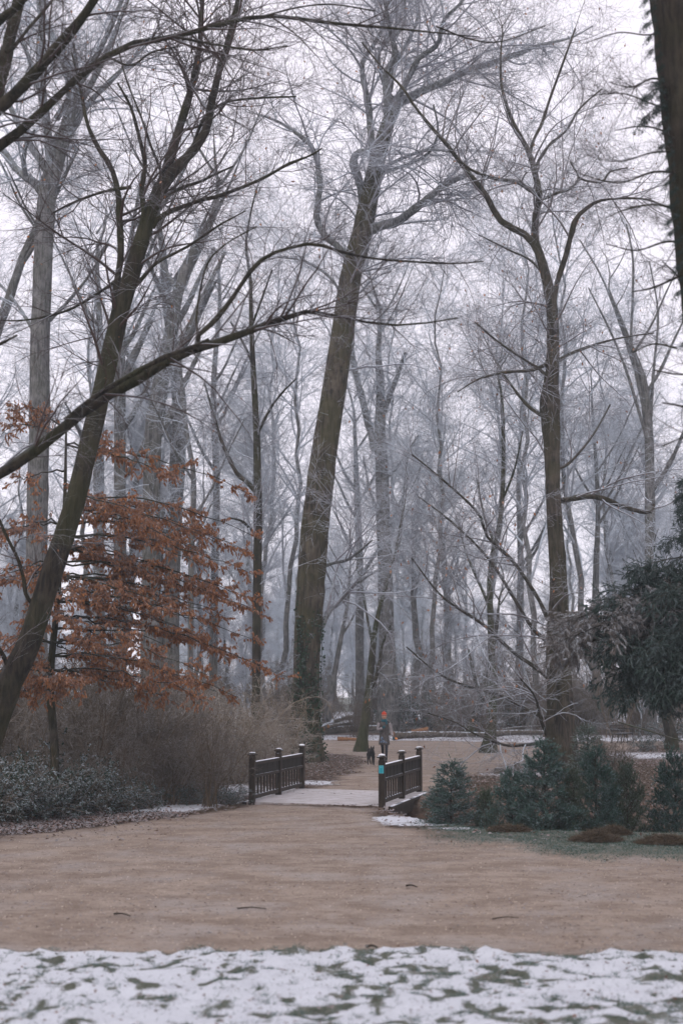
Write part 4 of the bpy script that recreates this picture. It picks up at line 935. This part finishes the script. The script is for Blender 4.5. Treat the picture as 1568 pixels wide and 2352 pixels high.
# deck planks across the bridge
npl = 34
for j in range(npl):
    t0, t1 = (j+.04)/npl, (j+.96)/npl
    eL = (FL-NL); eR = (FR-NR); w_ = (NR-NL).normalized()*.14
    a, b, c, d = NL+eL*t0-w_-bo, NR+eR*t0+w_-bo, NR+eR*t1+w_-bo, NL+eL*t1-w_-bo
    bm = bmesh.new(); zt = .012+.004*((j*5)%3)/3
    vs = [bm.verts.new((p.x, p.y, z)) for z in (-.05, zt) for p in (a,b,c,d)]
    bm.faces.new(vs[4:8]); bm.faces.new(vs[0:4][::-1])
    for k in range(4): bm.faces.new((vs[k], vs[(k+1)%4], vs[4+(k+1)%4], vs[4+k]))
    bm_obj('plank', bm, M['deck'], bridge)
for s, (A, B) in ((-1,(NL,FL)), (1,(NR,FR))):
    off = (NR-NL).normalized()*.05*s
    bm = bmesh.new(); beam(bm, A+off-bo+Vector((0,0,-.19)), B+off-bo+Vector((0,0,-.19)), .16, .26); bm_obj('girder', bm, M['rail'], bridge)
    off = (NR-NL).normalized()*.185*s
    bm = bmesh.new(); beam(bm, A+off-bo+Vector((0,0,-.03)), B+off-bo+Vector((0,0,-.03)), .09, .07); bm_obj('edge_beam', bm, M['rail'], bridge)
    for t0, t1 in ((.05,.14),(.3,.48),(.62,.68),(.75,.97)):
        bm = bmesh.new(); beam(bm, A+off+(B-A)*t0-bo+Vector((0,0,.010)), A+off+(B-A)*t1-bo+Vector((0,0,.010)), .07, .012); bm_obj('snow_line', bm, M['snow'], bridge)
for t_ in (.5,):
    bm = bmesh.new(); a = NL+(FL-NL)*t_; b = NR+(FR-NR)*t_; beam(bm, a-bo+Vector((0,0,-.42)), b-bo+Vector((0,0,-.42)), .2, .18); bm_obj('cross_beam', bm, M['rail'], bridge)
for A, B in ((NL+(FL-NL)*.07, NR+(FR-NR)*.07), (NL+(FL-NL)*.93, NR+(FR-NR)*.93)):     # abutments of rough blocks
    ex = (B-A); n_ = 7
    for row in range(4):
        for j in range(n_+1):
            t_ = (j-.5*(row%2))/n_
            if t_ < 0 or t_ >= 1: continue
            c = A+ex*(t_+.5/n_); bm = bmesh.new()
            beam(bm, A+ex*(t_+.01)-bo+Vector((0,0,-.46-.27*row)), A+ex*(t_+1/n_-.01)-bo+Vector((0,0,-.46-.27*row)), .3+.03*((j*3+row)%3), .25, .02)
            bm_obj('stone', bm, M['stone'], bridge)

# turquoise notice on the right near post
M['sign'] = plain('turquoise enamel', (.02,.33,.40), (.02,.30,.37), 3., .5)
M['sign_edge'] = plain('pale sign border', (.18,.52,.58), (.16,.48,.55), 3., .5)
M['sign_dark'] = plain('darker turquoise print', (.03,.27,.33), (.03,.25,.31), 3., .5)
sg = thing('notice_plate', 'small turquoise notice plate fixed to the near post of the right railing', 'sign', NR+Vector((0,0,.70)))
vd = Vector((-NR.x, -NR.y, 0)).normalized(); sg.rotation_euler = (0,0, RR.rotation_euler.z - math.pi/2)
sg.location = NR + Vector((0,0,.70)) + Vector((math.sin(sg.rotation_euler.z), -math.cos(sg.rotation_euler.z), 0))*.069
bm = bmesh.new(); box(bm, (0,0,.09), (.105,.008,.165), bev=.002); bm_obj('plate', bm, M['sign'], sg)
for c, s in (((0,-.006,.168),(.095,.004,.006)), ((0,-.006,.012),(.095,.004,.006)), ((.046,-.006,.09),(.006,.004,.15)), ((-.046,-.006,.09),(.006,.004,.15))):
    bm = bmesh.new(); box(bm, c, s); bm_obj('border_strip', bm, M['sign_edge'], sg)
for z, wd in ((.145,.06),(.130,.045)):
    bm = bmesh.new(); box(bm, (-.008,-.006,z), (wd,.004,.007)); bm_obj('printed_line', bm, M['sign_edge'], sg)

# ------------------------------------------------------------------ bench
bp_ = px(1433, 1703, 66); bz = hz(bp_[0], 64)
YB = gy(1706); bx = px(1428, 1706, YB)[0]
bench = thing('park_bench', 'dark slatted park bench with iron frame on the right side of the far path', 'bench', (bx, YB, hz(bx, YB)), math.radians(52))
for z in (0, 1, 2):
    bm = bmesh.new(); box(bm, (0, .22+.03*z, .56+.115*z), (1.45, .03, .085), bev=.006); bm_obj('back_slat', bm, M['rail'], bench)
for k in range(4):
    bm = bmesh.new(); box(bm, (0, .12-.115*k, .44), (1.45, .095, .03), bev=.006); bm_obj('seat_slat', bm, M['rail'], bench)
for s in (-1, 0, 1):
    bm = bmesh.new(); x = s*.60
    for a, b in (((x,-.27,0),(x,-.24,.42)), ((x,.25,0),(x,.16,.42)), ((x,-.26,.41),(x,.2,.41)), ((x,.19,.40),(x,.33,.86)), ((x,-.29,.0),(x,-.2,.03)), ((x,.2,.03),(x,.33,0))):
        beam(bm, a, b, .045, .04, .006)
    if s:
        for a, b in (((x,-.24,.42),(x,-.27,.62)), ((x,-.28,.62),(x,.24,.66))): beam(bm, a, b, .04, .035, .006)
    bm_obj('iron_frame', bm, M['iron'], bench)

# ------------------------------------------------------------------ logs, stumps, heaps, sticks
def log(name, label, a, b, r, mat='log', ends=None, wav=.05, seed=1):
    rg = np.random.default_rng(seed); P = resample([a, (a[0]*.6+b[0]*.4, a[1]*.6+b[1]*.4, a[2]*.6+b[2]*.4+wav), b], 12); P[:, :2] += rg.normal(size=(12,2))*wav*.5
    R = np.linspace(r, r*.6, 12)*(1+.08*rg.normal(size=12)); org = P[0].copy()
    V_, Q_ = tubes(P[None]-org, R[None], 10)
    o = thing(name, label, 'log', org); link('bark', mesh_np('bark', V_, Q_, M[mat]), o)
    for e, q in ((0, P[0]-org), (11, P[-1]-org)):
        bm = bmesh.new(); d = Vector(P[1]-P[0]) if e == 0 else Vector(P[-1]-P[-2])
        bmesh.ops.create_cone(bm, cap_ends=True, segments=10, radius1=R[e]*.97, radius2=R[e]*.97, depth=.02, matrix=Matrix.Translation(q) @ d.to_track_quat('Z','Y').to_matrix().to_4x4())
        bm_obj('cut_end', bm, M['cut'], o)
def P3(x, y, Yd, dz=0): p = px(x, y, Yd); return (p[0], p[1], p[2]+dz)
log('fallen_log', 'long dark fallen trunk lying behind the mossy tree on the left', P3(748,1680,76), P3(872,1672,76), .22, seed=1)
log('fallen_log', 'fallen trunk with its tip raised, left of the mossy leaning tree', P3(740,1674,75), P3(825,1645,79), .16, seed=2, wav=.2)
log('fallen_branch', 'thin fallen branch resting over the long dark trunk', P3(752,1668,74.5), P3(860,1660,77), .09, seed=3)
log('fallen_log', 'snow-topped dark log lying right of the walking person', P3(905,1690,70), P3(1130,1688,71), .2, seed=4)
log('fallen_log', 'snow-topped log just beyond the snow strip in front of the burly tree', P3(1130,1686,72), P3(1262,1682,74), .17, seed=5)
log('fallen_branch', 'thin snowy branch behind the right log', P3(1150,1677,76), P3(1240,1668,78), .07, seed=6)
log('split_log', 'bright orange freshly split log right of the walking person', P3(946,1683,72), P3(983,1674,72), .16, 'cut', seed=7, wav=.0)
log('split_log', 'pale split log lying at the path edge left of the mossy tree', P3(775,1697,66), P3(820,1698,66), .10, 'cut', seed=8, wav=.0)
log('pole', 'long pale leaning stick crossing in front of the bench at the right edge', P3(1418,1658,36), P3(1600,1712,33), .02, 'bark_moss', seed=9, wav=.0)
for (sx, sy, r, h, lab) in ((1143,1777,.10,.16,'small dark cut stump on the leafy bank, left one of two'), (1186,1775,.085,.30,'taller dark post stump on the leafy bank, right one of two')):
    Yd = gy(sy); p = px(sx, sy, Yd); P = resample([(0,0,-.1,r*1.1),(0,0,h*.5,r),(0,0,h,r*.95)], 8)
    o = thing('tree_stump', lab, 'stump', (p[0], Yd, hz(p[0], Yd))); link('bark', trunk_mesh(P[:,:3], P[:,3], M['log'], 12, 3, .06), o)
    bm = bmesh.new(); bmesh.ops.create_cone(bm, cap_ends=True, segments=12, radius1=r*.96, radius2=r*.94, depth=.02, matrix=Matrix.Translation((0,0,h))); bm_obj('cut_top', bm, M['log'], o)
def heap(seed, rx, ry, h):
    rg = np.random.default_rng(seed); n = 5200; a = rg.uniform(0,6.28,n); q = np.sqrt(rg.random(n)); x = rx*q*np.cos(a); y = ry*q*np.sin(a)
    z = h*(1-q**2)*rg.uniform(.2,1,n); z *= .6+.8*fbm(x*4+seed*3+20, y*4+20, 2)
    D = rdir(n, rg); D[:,2] = abs(D[:,2])*.35; D /= np.linalg.norm(D,axis=1,keepdims=True)
    return spikes(np.stack([x,y,z],1), D, rg.uniform(.06,.16,n), .008)
for i, (sx, sy, rx, ry, h, lab) in enumerate(((1368,1932,.42,.30,.16,'brown heap of dry grass in front of the spruce clump, left of a pair'), (1410,1918,.26,.22,.13,'smaller brown heap of dry grass touching the right side of the larger one'),
                                  (1525,1938,.45,.3,.13,'brown heap of dry grass at the right edge'), (1168,1910,.35,.25,.09,'flat brown heap of dry grass under the left spruces'))):
    Yd = gy(sy); p = px(sx, sy, Yd); tag(link('grass_heap', mesh_np('grass_heap', *heap(i, rx, ry, h), M['hay'], False, 3), None, (p[0], Yd, hz(p[0], Yd)+.005)), lab, 'grass heap')
def stick(sx, sy, ex, ey, r, lab, mat='log'):
    a = np.array([*gpt(sx, sy), 0.]); b = np.array([*gpt(ex, ey), 0.]); a[2] = r+.012; b[2] = r+.012; q = resample([a, (a+b)/2+np.array([0,.03,.01]), b], 8)
    org = q[0].copy(); V_, Q_ = tubes((q-org)[None], np.linspace(r, r*.5, 8)[None], 6); tag(link('stick', mesh_np('stick', V_, Q_, M[mat]), None, org), lab, 'stick')

M['stickm'] = plain('dark stick bark', (.045,.035,.026))
stick(545,2091,612,2092,.010,'longest thin stick lying on the near path',mat='stickm'); stick(932,2039,958,2042,.014,'short thick dark stick on the path, right of centre',mat='stickm')
stick(262,2104,300,2109,.012,'dark stick on the near path at the left',mat='stickm'); stick(1130,2180-65,1190,2112,.008,'faint stick on the right half of the path',mat='stickm'); stick(840,2184-3,868,2183,.016,'dark stick at the edge of the snowy verge',mat='stickm')

# ------------------------------------------------------------------ scattered leaves and grass (nobody could count them)
def scatter(n, x0, x1, y0, y1, wfun, seed):
    rg = np.random.default_rng(seed); x = rg.uniform(x0,x1,n*6); y = rg.uniform(y0,y1,n*6)
    p_, s_, g_, l_ = fields(x, y); k = rg.random(len(x)) < wfun(x, y, p_, s_, g_, l_); x, y = x[k][:n], y[k][:n]
    return x, y, height(x, y), rg
def put_leaves(name, x, y, z, rg, size, mat, lift=.012, tilt=.35):
    n = len(x); D = rdir(n, rg, .15); nn = rdir(n, rg)*tilt; nn[:,2] += 1; nn /= np.linalg.norm(nn,axis=1,keepdims=True)
    V_, T_ = diamonds(np.stack([x,y,z+lift],1), D, nn, rg.uniform(.6,1.2,n)*size, rg.uniform(.45,.7,n)*size, .2)
    tag(link(name, mesh_np(name, V_, T_, M[mat], False, 3)), kind='stuff')
x, y, z, rg = scatter(34000, -12, 16, 24, 78, lambda x,y,p,s,g,l: np.clip(1.1-p*1.4-g*.8, 0, 1)*np.clip(1.5-1.5*s,.12,1)*(.35+.65*fbm(x, y, 2)), 1)
put_leaves('fallen_leaves', x, y, z, rg, .085, 'leaf_litter', .02, .6)
x, y, z, rg = scatter(9000, -8, -3, 24, 29.5, lambda x,y,p,s,g,l: np.clip(1-p,.03,1), 22)
put_leaves('leaf_litter', x, y, z, rg, .075, 'leaf_litter', .015, .6)
x, y, z, rg = scatter(4500, -7, 8, 14, 60, lambda x,y,p,s,g,l: p*(.1+.9*sstep(.5,.65,fbm(x*.7+2,y*.9,4))), 2)
put_leaves('path_leaves', x, y, z, rg, .042, 'leaf_litter', .012)
x, y, z, rg = scatter(900, -4.2, 4.2, 10, 14.2, lambda x,y,p,s,g,l: l, 3)
z = z + .05
put_leaves('verge_leaves', x, y, z, rg, .045, 'leaf_litter', .0, .8)
x, y, z, rg = scatter(24000, -8, 8, 13.3, 40, lambda x,y,p,s,g,l: p*(1-l)*np.clip(1.3-(y-13)/30,.2,1), 9)
n = len(x); c = np.stack([x,y,z-.002+(fbm(x*2.3,y*2.3,3)-.5)*.02],1); rr = rg.uniform(.004,.013,n)[:,None]; a = rg.uniform(0,6.28,n)
V_ = np.stack([c+rr*np.stack([np.cos(a+k*2.1)*1.2,np.sin(a+k*2.1),np.zeros(n)],1) for k in range(3)]+[c+rr*np.stack([np.zeros(n),np.zeros(n),np.full(n,1.1)],1)],1).reshape(-1,3)
T_ = (np.arange(n)[:,None,None]*4+np.array([[0,1,3],[1,2,3],[2,0,3]])).reshape(-1,3)
M['grit'] = leafmat('gravel grain', [(.10,.075,.055),(.36,.29,.23),(.22,.17,.13),(.50,.44,.38)], 0, 5, 0)
tag(link('gravel', mesh_np('gravel', V_, T_, M['grit'], False, 3)), kind='stuff')
# grass blades poking through the snow in patches, and frosted grass right of the path
def blades(x, y, z, rg, L, wd, mat, name, flatten=.55):
    n = len(x); D = rdir(n, rg, .4); D[:,2] = abs(D[:,2])+flatten; D /= np.linalg.norm(D,axis=1,keepdims=True)
    tag(link(name, mesh_np(name, *spikes(np.stack([x,y,z],1), D, rg.uniform(.5,1.2,n)*L, wd), M[mat], False, 3)), kind='stuff')
x, y, z, rg = scatter(34000, -4.5, 4.5, 9.8, 14.2, lambda x,y,p,s,g,l: l*(sstep(.50,.565, .8*fbm(x*8+5, y*6, 3)+.2*fbm(x*1.3, y*1.5+4, 2))+.10), 4)
z = z + (fbm(x*5,y*5,4)-.5)*.15 + .022
blades(x, y, z, rg, .055, .006, 'grass', 'verge_grass', .3)
x, y, z, rg = scatter(42000, .5, 9, 17, 28, lambda x,y,p,s,g,l: np.clip(g*(1-p)*1.2,0,1)*(.3+.7*fbm(x*1.5,y*1.5,3)), 5)
blades(x, y, z, rg, .05, .008, 'grass', 'bank_grass', .4)
x, y, z, rg = scatter(16000, -9, -2.2, 25, 33, lambda x,y,p,s,g,l: np.clip(1-p*1.3,0,1)*.8*(s<.4), 6)
blades(x, y, z, rg, .10, .008, 'hay', 'dry_grass', .3)
x, y, z, rg = scatter(16000, 2, 10, 30, 48, lambda x,y,p,s,g,l: np.clip(1-p*1.3,0,1)*.8*(s<.4), 7)
blades(x, y, z, rg, .14, .010, 'hay', 'dead_grass', .3)

# ------------------------------------------------------------------ person
def skin(name, pts, edges, mat, parent, root=0, sub=2):
    me = bpy.data.meshes.new(name); bm = bmesh.new(); lay = bm.verts.layers.skin.verify(); vs = []
    for i, (p, r) in enumerate(pts):
        v = bm.verts.new(p); v[lay].radius = r if isinstance(r, tuple) else (r, r); v[lay].use_root = (i == root); vs.append(v)
    for a, b in edges: bm.edges.new((vs[a], vs[b]))
    bm.to_mesh(me); bm.free()
    o = bpy.data.objects.new(name, me); C.objects.link(o)
    m1 = o.modifiers.new('s', 'SKIN'); m1.use_smooth_shade = True; m2 = o.modifiers.new('d', 'SUBSURF'); m2.levels = sub; m2.render_levels = sub
    dg = bpy.context.evaluated_depsgraph_get(); ev = o.evaluated_get(dg); nm = bpy.data.meshes.new_from_object(ev); nm.name = name
    bpy.data.objects.remove(o)
    nm.materials.clear(); nm.materials.append(mat); nm.polygons.foreach_set('use_smooth', [True]*len(nm.polygons))
    return link(name, nm, parent)
def ringmesh(name, rings, mat, parent, S=24, wob=0, cap=True):
    """rings (cx, cy, z, rx, ry) skinned into one surface"""
    V_ = []; an = np.arange(S)/S*2*np.pi; rg = np.random.default_rng(3)
    for k, (cx, cy, z, rx, ry) in enumerate(rings):
        f = 1 + wob*np.sin(5*an+k*.5)*(1-k/len(rings)) + wob*.5*rg.normal(size=S)
        V_.append(np.stack([cx+rx*f*np.cos(an), cy+ry*f*np.sin(an), np.full(S, z)], 1))
    V_ = np.concatenate(V_); K = len(rings); i = np.arange(K*S).reshape(K,S)
    q = np.stack([i[:-1], np.roll(i,-1,1)[:-1], np.roll(i,-1,1)[1:], i[1:]], -1).reshape(-1,4)
    me = bpy.data.meshes.new(name); fs = q.tolist()
    if cap: fs += [list(i[0][::-1]), list(i[-1])]
    me.from_pydata(V_.tolist(), [], fs); me.materials.append(mat); me.polygons.foreach_set('use_smooth', [True]*len(me.polygons))
    return link(name, me, parent)
M['skin'] = plain('face skin', (.46,.27,.20), (.42,.24,.18), 8., .6)
M['coat'] = plain('grey brown winter coat', (.10,.09,.088), (.055,.05,.05), 16., .9)
M['coat_light'] = plain('pale grey coat sleeve', (.30,.28,.285), (.22,.20,.21), 12., .9)
M['hat'] = plain('orange knitted hat', (.50,.07,.035), (.34,.04,.025), 60., .9)
M['hat_pale'] = plain('pale hat stripe', (.75,.38,.28), None, 40.)
M['teal'] = plain('teal wool', (.015,.075,.10), (.02,.10,.13), 30., .9)
M['trouser'] = plain('dark trousers', (.028,.026,.034), (.018,.018,.022), 12., .8)
M['boot'] = plain('dark boot leather', (.02,.018,.018), (.03,.025,.025), 12., .5)
M['fur'] = plain('black dog fur', (.009,.008,.008), (.02,.018,.017), 30., .7, bump=.01)
M['eye'] = plain('dark eye', (.01,.008,.006), None, 3., .3)
M['orange'] = plain('orange rubber', (.65,.24,.06), (.5,.17,.05), 8., .6)
M['print'] = plain('blue floral print', (.05,.09,.16), (.20,.24,.30), 20., .9)
Yp = gy(1751); xp = px(882, 1751, Yp)[0]
person = thing('person', 'person in orange knitted hat and long grey coat walking towards the bridge', 'person', (xp, Yp, hz(xp, Yp)))
# she faces -Y (the camera); x to the right of the photo is her left side
pts = [((0,0,.90),(.13,.10)), ((0,0,1.08),(.12,.09)), ((.0,-.01,1.26),(.145,.095)), ((0,-.01,1.38),(.10,.08)), ((0,-.015,1.45),(.05,.05)), ((0,-.02,1.52),(.045,.05)), ((0,-.02,1.60),(.045,.05)),
       ((.165,0,1.34),.055), ((.225,.01,1.10),.045), ((.285,-.06,.90),.033),
       ((-.165,0,1.34),.055), ((-.20,-.05,1.09),.045), ((-.09,-.19,1.17),.033),
       ((.085,0,.84),(.085,.085)), ((.075,-.10,.47),.058), ((.062,-.14,.10),.04),
       ((-.085,.02,.84),(.085,.085)), ((-.05,.02,.49),.058), ((-.03,.30,.22),.04)]
eds = [(0,1),(1,2),(2,3),(3,4),(4,5),(5,6),(3,7),(7,8),(8,9),(3,10),(10,11),(11,12),(0,13),(13,14),(14,15),(0,16),(16,17),(17,18)]
skin('body', pts, eds, M['trouser'], person)
# head with face
head = ringmesh('head', [(0,-.03,1.455,.035,.045),(0,-.045,1.475,.055,.065),(0,-.045,1.51,.068,.08),(0,-.04,1.55,.074,.09),(0,-.035,1.59,.077,.095),(0,-.03,1.63,.076,.094),(0,-.03,1.67,.06,.075),(0,-.03,1.69,.03,.04)], M['skin'], person, 20)
bm = bmesh.new(); bmesh.ops.create_cone(bm, cap_ends=True, segments=6, radius1=.018, radius2=.006, depth=.045, matrix=Matrix.Translation((0,-.135,1.55)) @ Matrix.Rotation(-.35,4,'X')); bm_obj('nose', bm, M['skin'], head, True)
for s in (-1,1):
    bm = bmesh.new(); bmesh.ops.create_icosphere(bm, subdivisions=1, radius=.011, matrix=Matrix.Translation((s*.03,-.120,1.575))); bm_obj('eye', bm, M['eye'], head, True)
    bm = bmesh.new(); bmesh.ops.create_icosphere(bm, subdivisions=1, radius=1, matrix=Matrix.Translation((s*.078,-.03,1.56)) @ Matrix.Diagonal((.012,.02,.032,1))); bm_obj('ear', bm, M['skin'], head, True)
bm = bmesh.new(); bmesh.ops.create_icosphere(bm, subdivisions=1, radius=1, matrix=Matrix.Translation((0,-.122,1.515)) @ Matrix.Diagonal((.024,.008,.006,1))); bm_obj('mouth', bm, plain('lip', (.32,.11,.09)), head, True)
hat = ringmesh('hat', [(0,-.03,1.592,.087,.104),(0,-.03,1.625,.092,.108),(0,-.03,1.655,.088,.104),(0,-.025,1.69,.074,.088),(0,-.02,1.718,.05,.06),(0,-.02,1.73,.02,.025)], M['hat'], person, 20)
ringmesh('brim_stripe', [(0,-.03,1.612,.0935,.1105),(0,-.03,1.628,.095,.112)], M['hat_pale'], hat, 20, cap=False)
bm = bmesh.new(); bmesh.ops.create_icosphere(bm, subdivisions=2, radius=.016, matrix=Matrix.Translation((0,-.02,1.735))); bm_obj('bobble', bm, M['hat'], hat, True)
# coat: flared below, narrow waist, shoulders; sleeves
ringmesh('coat', [(0,0,.60,.185,.15),(0,0,.63,.19,.155),(0,0,.74,.182,.148),(0,0,.88,.168,.135),(0,0,1.02,.152,.118),(0,0,1.15,.155,.115),(0,-.005,1.27,.172,.118),(0,-.005,1.345,.178,.112),(0,-.005,1.395,.13,.09),(0,-.01,1.425,.07,.065)], M['coat'], person, 28, .03)
for s, q in ((1, [((.160,0,1.36),.072), ((.215,.01,1.20),.066), ((.238,.01,1.08),.058), ((.262,-.03,.98),.052), ((.288,-.065,.89),.047)]),
             (-1, [((-.160,0,1.36),.072), ((-.205,-.02,1.20),.066), ((-.205,-.055,1.09),.062), ((-.15,-.14,1.12),.056), ((-.085,-.20,1.175),.048)])):
    skin('sleeve', q, [(0,1),(1,2),(2,3),(3,4)], M['coat_light'], person)
ringmesh('scarf', [(0,-.02,1.375,.105,.095),(0,-.025,1.40,.112,.105),(0,-.03,1.435,.10,.10),(0,-.03,1.47,.082,.088)], M['teal'], person, 20, .05, False)
skin('scarf_end', [((.05,-.11,1.43),.032), ((.075,-.125,1.37),.036), ((.085,-.13,1.28),.03)], [(0,1),(1,2)], M['teal'], person)
for (x_, y_, z_, a, b) in ((-.08,-.135,.82,.045,.06),(-.03,-.15,.72,.05,.055),(-.11,-.13,.70,.035,.04),(.05,-.145,.68,.045,.03)):
    bm = bmesh.new(); bmesh.ops.create_icosphere(bm, subdivisions=2, radius=1, matrix=Matrix.Translation((x_,y_,z_)) @ Matrix.Diagonal((a,.012,b,1))); bm_obj('printed_flower', bm, M['print'], person, True)
def hand(c, d, side, nm):
    """gloved hand: palm, four unequal bent fingers and a thumb, grown as one surface"""
    c = Vector(c); d = Vector(d).normalized(); sx_ = Vector((0,1,0)).cross(d).normalized(); n_ = d.cross(sx_)
    pts = [(c, (.026,.02)), (c+d*.045, (.034,.018))]; e = [(0,1)]
    for k, (o_, L_) in enumerate(((-.03,.06),(-.01,.07),(.01,.066),(.03,.05))):
        b = len(pts); pts += [(c+d*.07+sx_*o_, .010), (c+d*(.07+L_*.5)+sx_*o_*1.1+n_*.012, .009), (c+d*(.07+L_*.8)+sx_*o_*1.1+n_*.035, .008)]; e += [(1,b),(b,b+1),(b+1,b+2)]
    b = len(pts); pts += [(c+d*.03-sx_*.04*side+n_*.01, .011), (c+d*.06-sx_*.055*side+n_*.03, .009)]; e += [(0,b),(b,b+1)]
    return skin(nm, [((p.x,p.y,p.z), r) for p, r in pts], e, M['teal'], person, 0, 1)
hand((.292,-.07,.875), (.35,-.25,-.9), 1, 'glove'); hand((-.075,-.21,1.185), (.8,-.3,.35), -1, 'glove')
for x_, y_, z_, rot in ((.062,-.15,.0,0), (-.03,.31,.10,-.7)):
    o = skin('boot', [((0,0,.20),.05), ((0,0,.075),.046), ((0,-.06,.042),(.042,.038)), ((0,-.16,.036),(.036,.03))], [(0,1),(1,2),(2,3)], M['boot'], person); o.location = (x_,y_,z_); o.rotation_euler = (rot,0,0)
# orange dog toy held in the far hand
o = skin('throw_toy', [((0,0,0),.03), ((.05,-.01,-.02),.045), ((.09,-.02,-.05),.04)], [(0,1),(1,2)], M['orange'], None)
o.location = (xp+.36, Yp-.12, hz(xp,Yp)+.83); tag(o, 'orange rubber toy held out in the walking person\'s gloved hand', 'dog toy')

# ------------------------------------------------------------------ dog, walking towards the camera
Yd = gy(1758); xd = px(852.5, 1758, Yd)[0]
dog = thing('dog', 'black prick-eared dog trotting towards the bridge beside the person', 'dog', (xd, Yd, hz(xd, Yd)), math.radians(4))
P_ = [((0,.05,.42),(.105,.125)), ((0,-.12,.40),(.11,.14)), ((0,.26,.43),(.085,.10)), ((0,.42,.44),(.085,.10)),
      ((0,-.26,.46),(.07,.085)), ((0,-.33,.52),(.062,.07)), ((0,-.40,.535),(.055,.058)), ((0,-.47,.505),(.032,.034)), ((0,-.53,.495),(.024,.024)),
      ((.075,-.15,.32),.048), ((.072,-.13,.20),.028), ((.065,-.17,.04),.021), ((.063,-.20,.02),(.026,.018)),
      ((-.075,-.13,.32),.048), ((-.07,-.20,.20),.028), ((-.045,-.24,.08),.021), ((-.043,-.28,.065),(.026,.018)),
      ((.075,.42,.33),.06), ((.08,.38,.24),.036), ((.08,.50,.14),.022), ((.08,.47,.03),.02), ((.08,.44,.018),(.026,.018)),
      ((-.075,.42,.33),.06), ((-.08,.34,.24),.036), ((-.08,.44,.15),.022), ((-.08,.38,.03),.02), ((-.08,.35,.018),(.026,.018)),
      ((0,.53,.44),.035), ((0,.64,.36),.03), ((0,.70,.25),.022)]
E_ = [(0,1),(0,2),(2,3),(1,4),(4,5),(5,6),(6,7),(7,8),(1,9),(9,10),(10,11),(11,12),(1,13),(13,14),(14,15),(15,16),(3,17),(17,18),(18,19),(19,20),(20,21),(3,22),(22,23),(23,24),(24,25),(25,26),(3,27),(27,28),(28,29)]
body = skin('body', P_, E_, M['fur'], dog)
for s in (-1,1):
    bm = bmesh.new(); bmesh.ops.create_cone(bm, cap_ends=True, segments=8, radius1=.034, radius2=.004, depth=.095, matrix=Matrix.Translation((s*.04,-.37,.615)) @ Matrix.Rotation(s*.18,4,'Y') @ Matrix.Diagonal((1,.5,1,1))); bm_obj('ear', bm, M['fur'], body, True)
    bm = bmesh.new(); bmesh.ops.create_icosphere(bm, subdivisions=1, radius=.008, matrix=Matrix.Translation((s*.028,-.448,.55))); bm_obj('eye', bm, M['eye'], body, True)

# ------------------------------------------------------------------ haze
M['haze'] = bpy.data.materials.new('cold winter haze'); M['haze'].use_nodes = True; nt = M['haze'].node_tree; nt.nodes.clear()
pv = nt.nodes.new('ShaderNodeVolumePrincipled'); pv.inputs['Color'].default_value = (.82,.93,1,1); pv.inputs['Density'].default_value = .0009; pv.inputs['Anisotropy'].default_value = .2
oo = nt.nodes.new('ShaderNodeOutputMaterial'); nt.links.new(pv.outputs[0], oo.inputs['Volume'])
bm = bmesh.new(); box(bm, (0, 180, 22), (660, 500, 50)); h_ = bm_obj('haze', bm, M['haze']); tag(h_, kind='stuff')
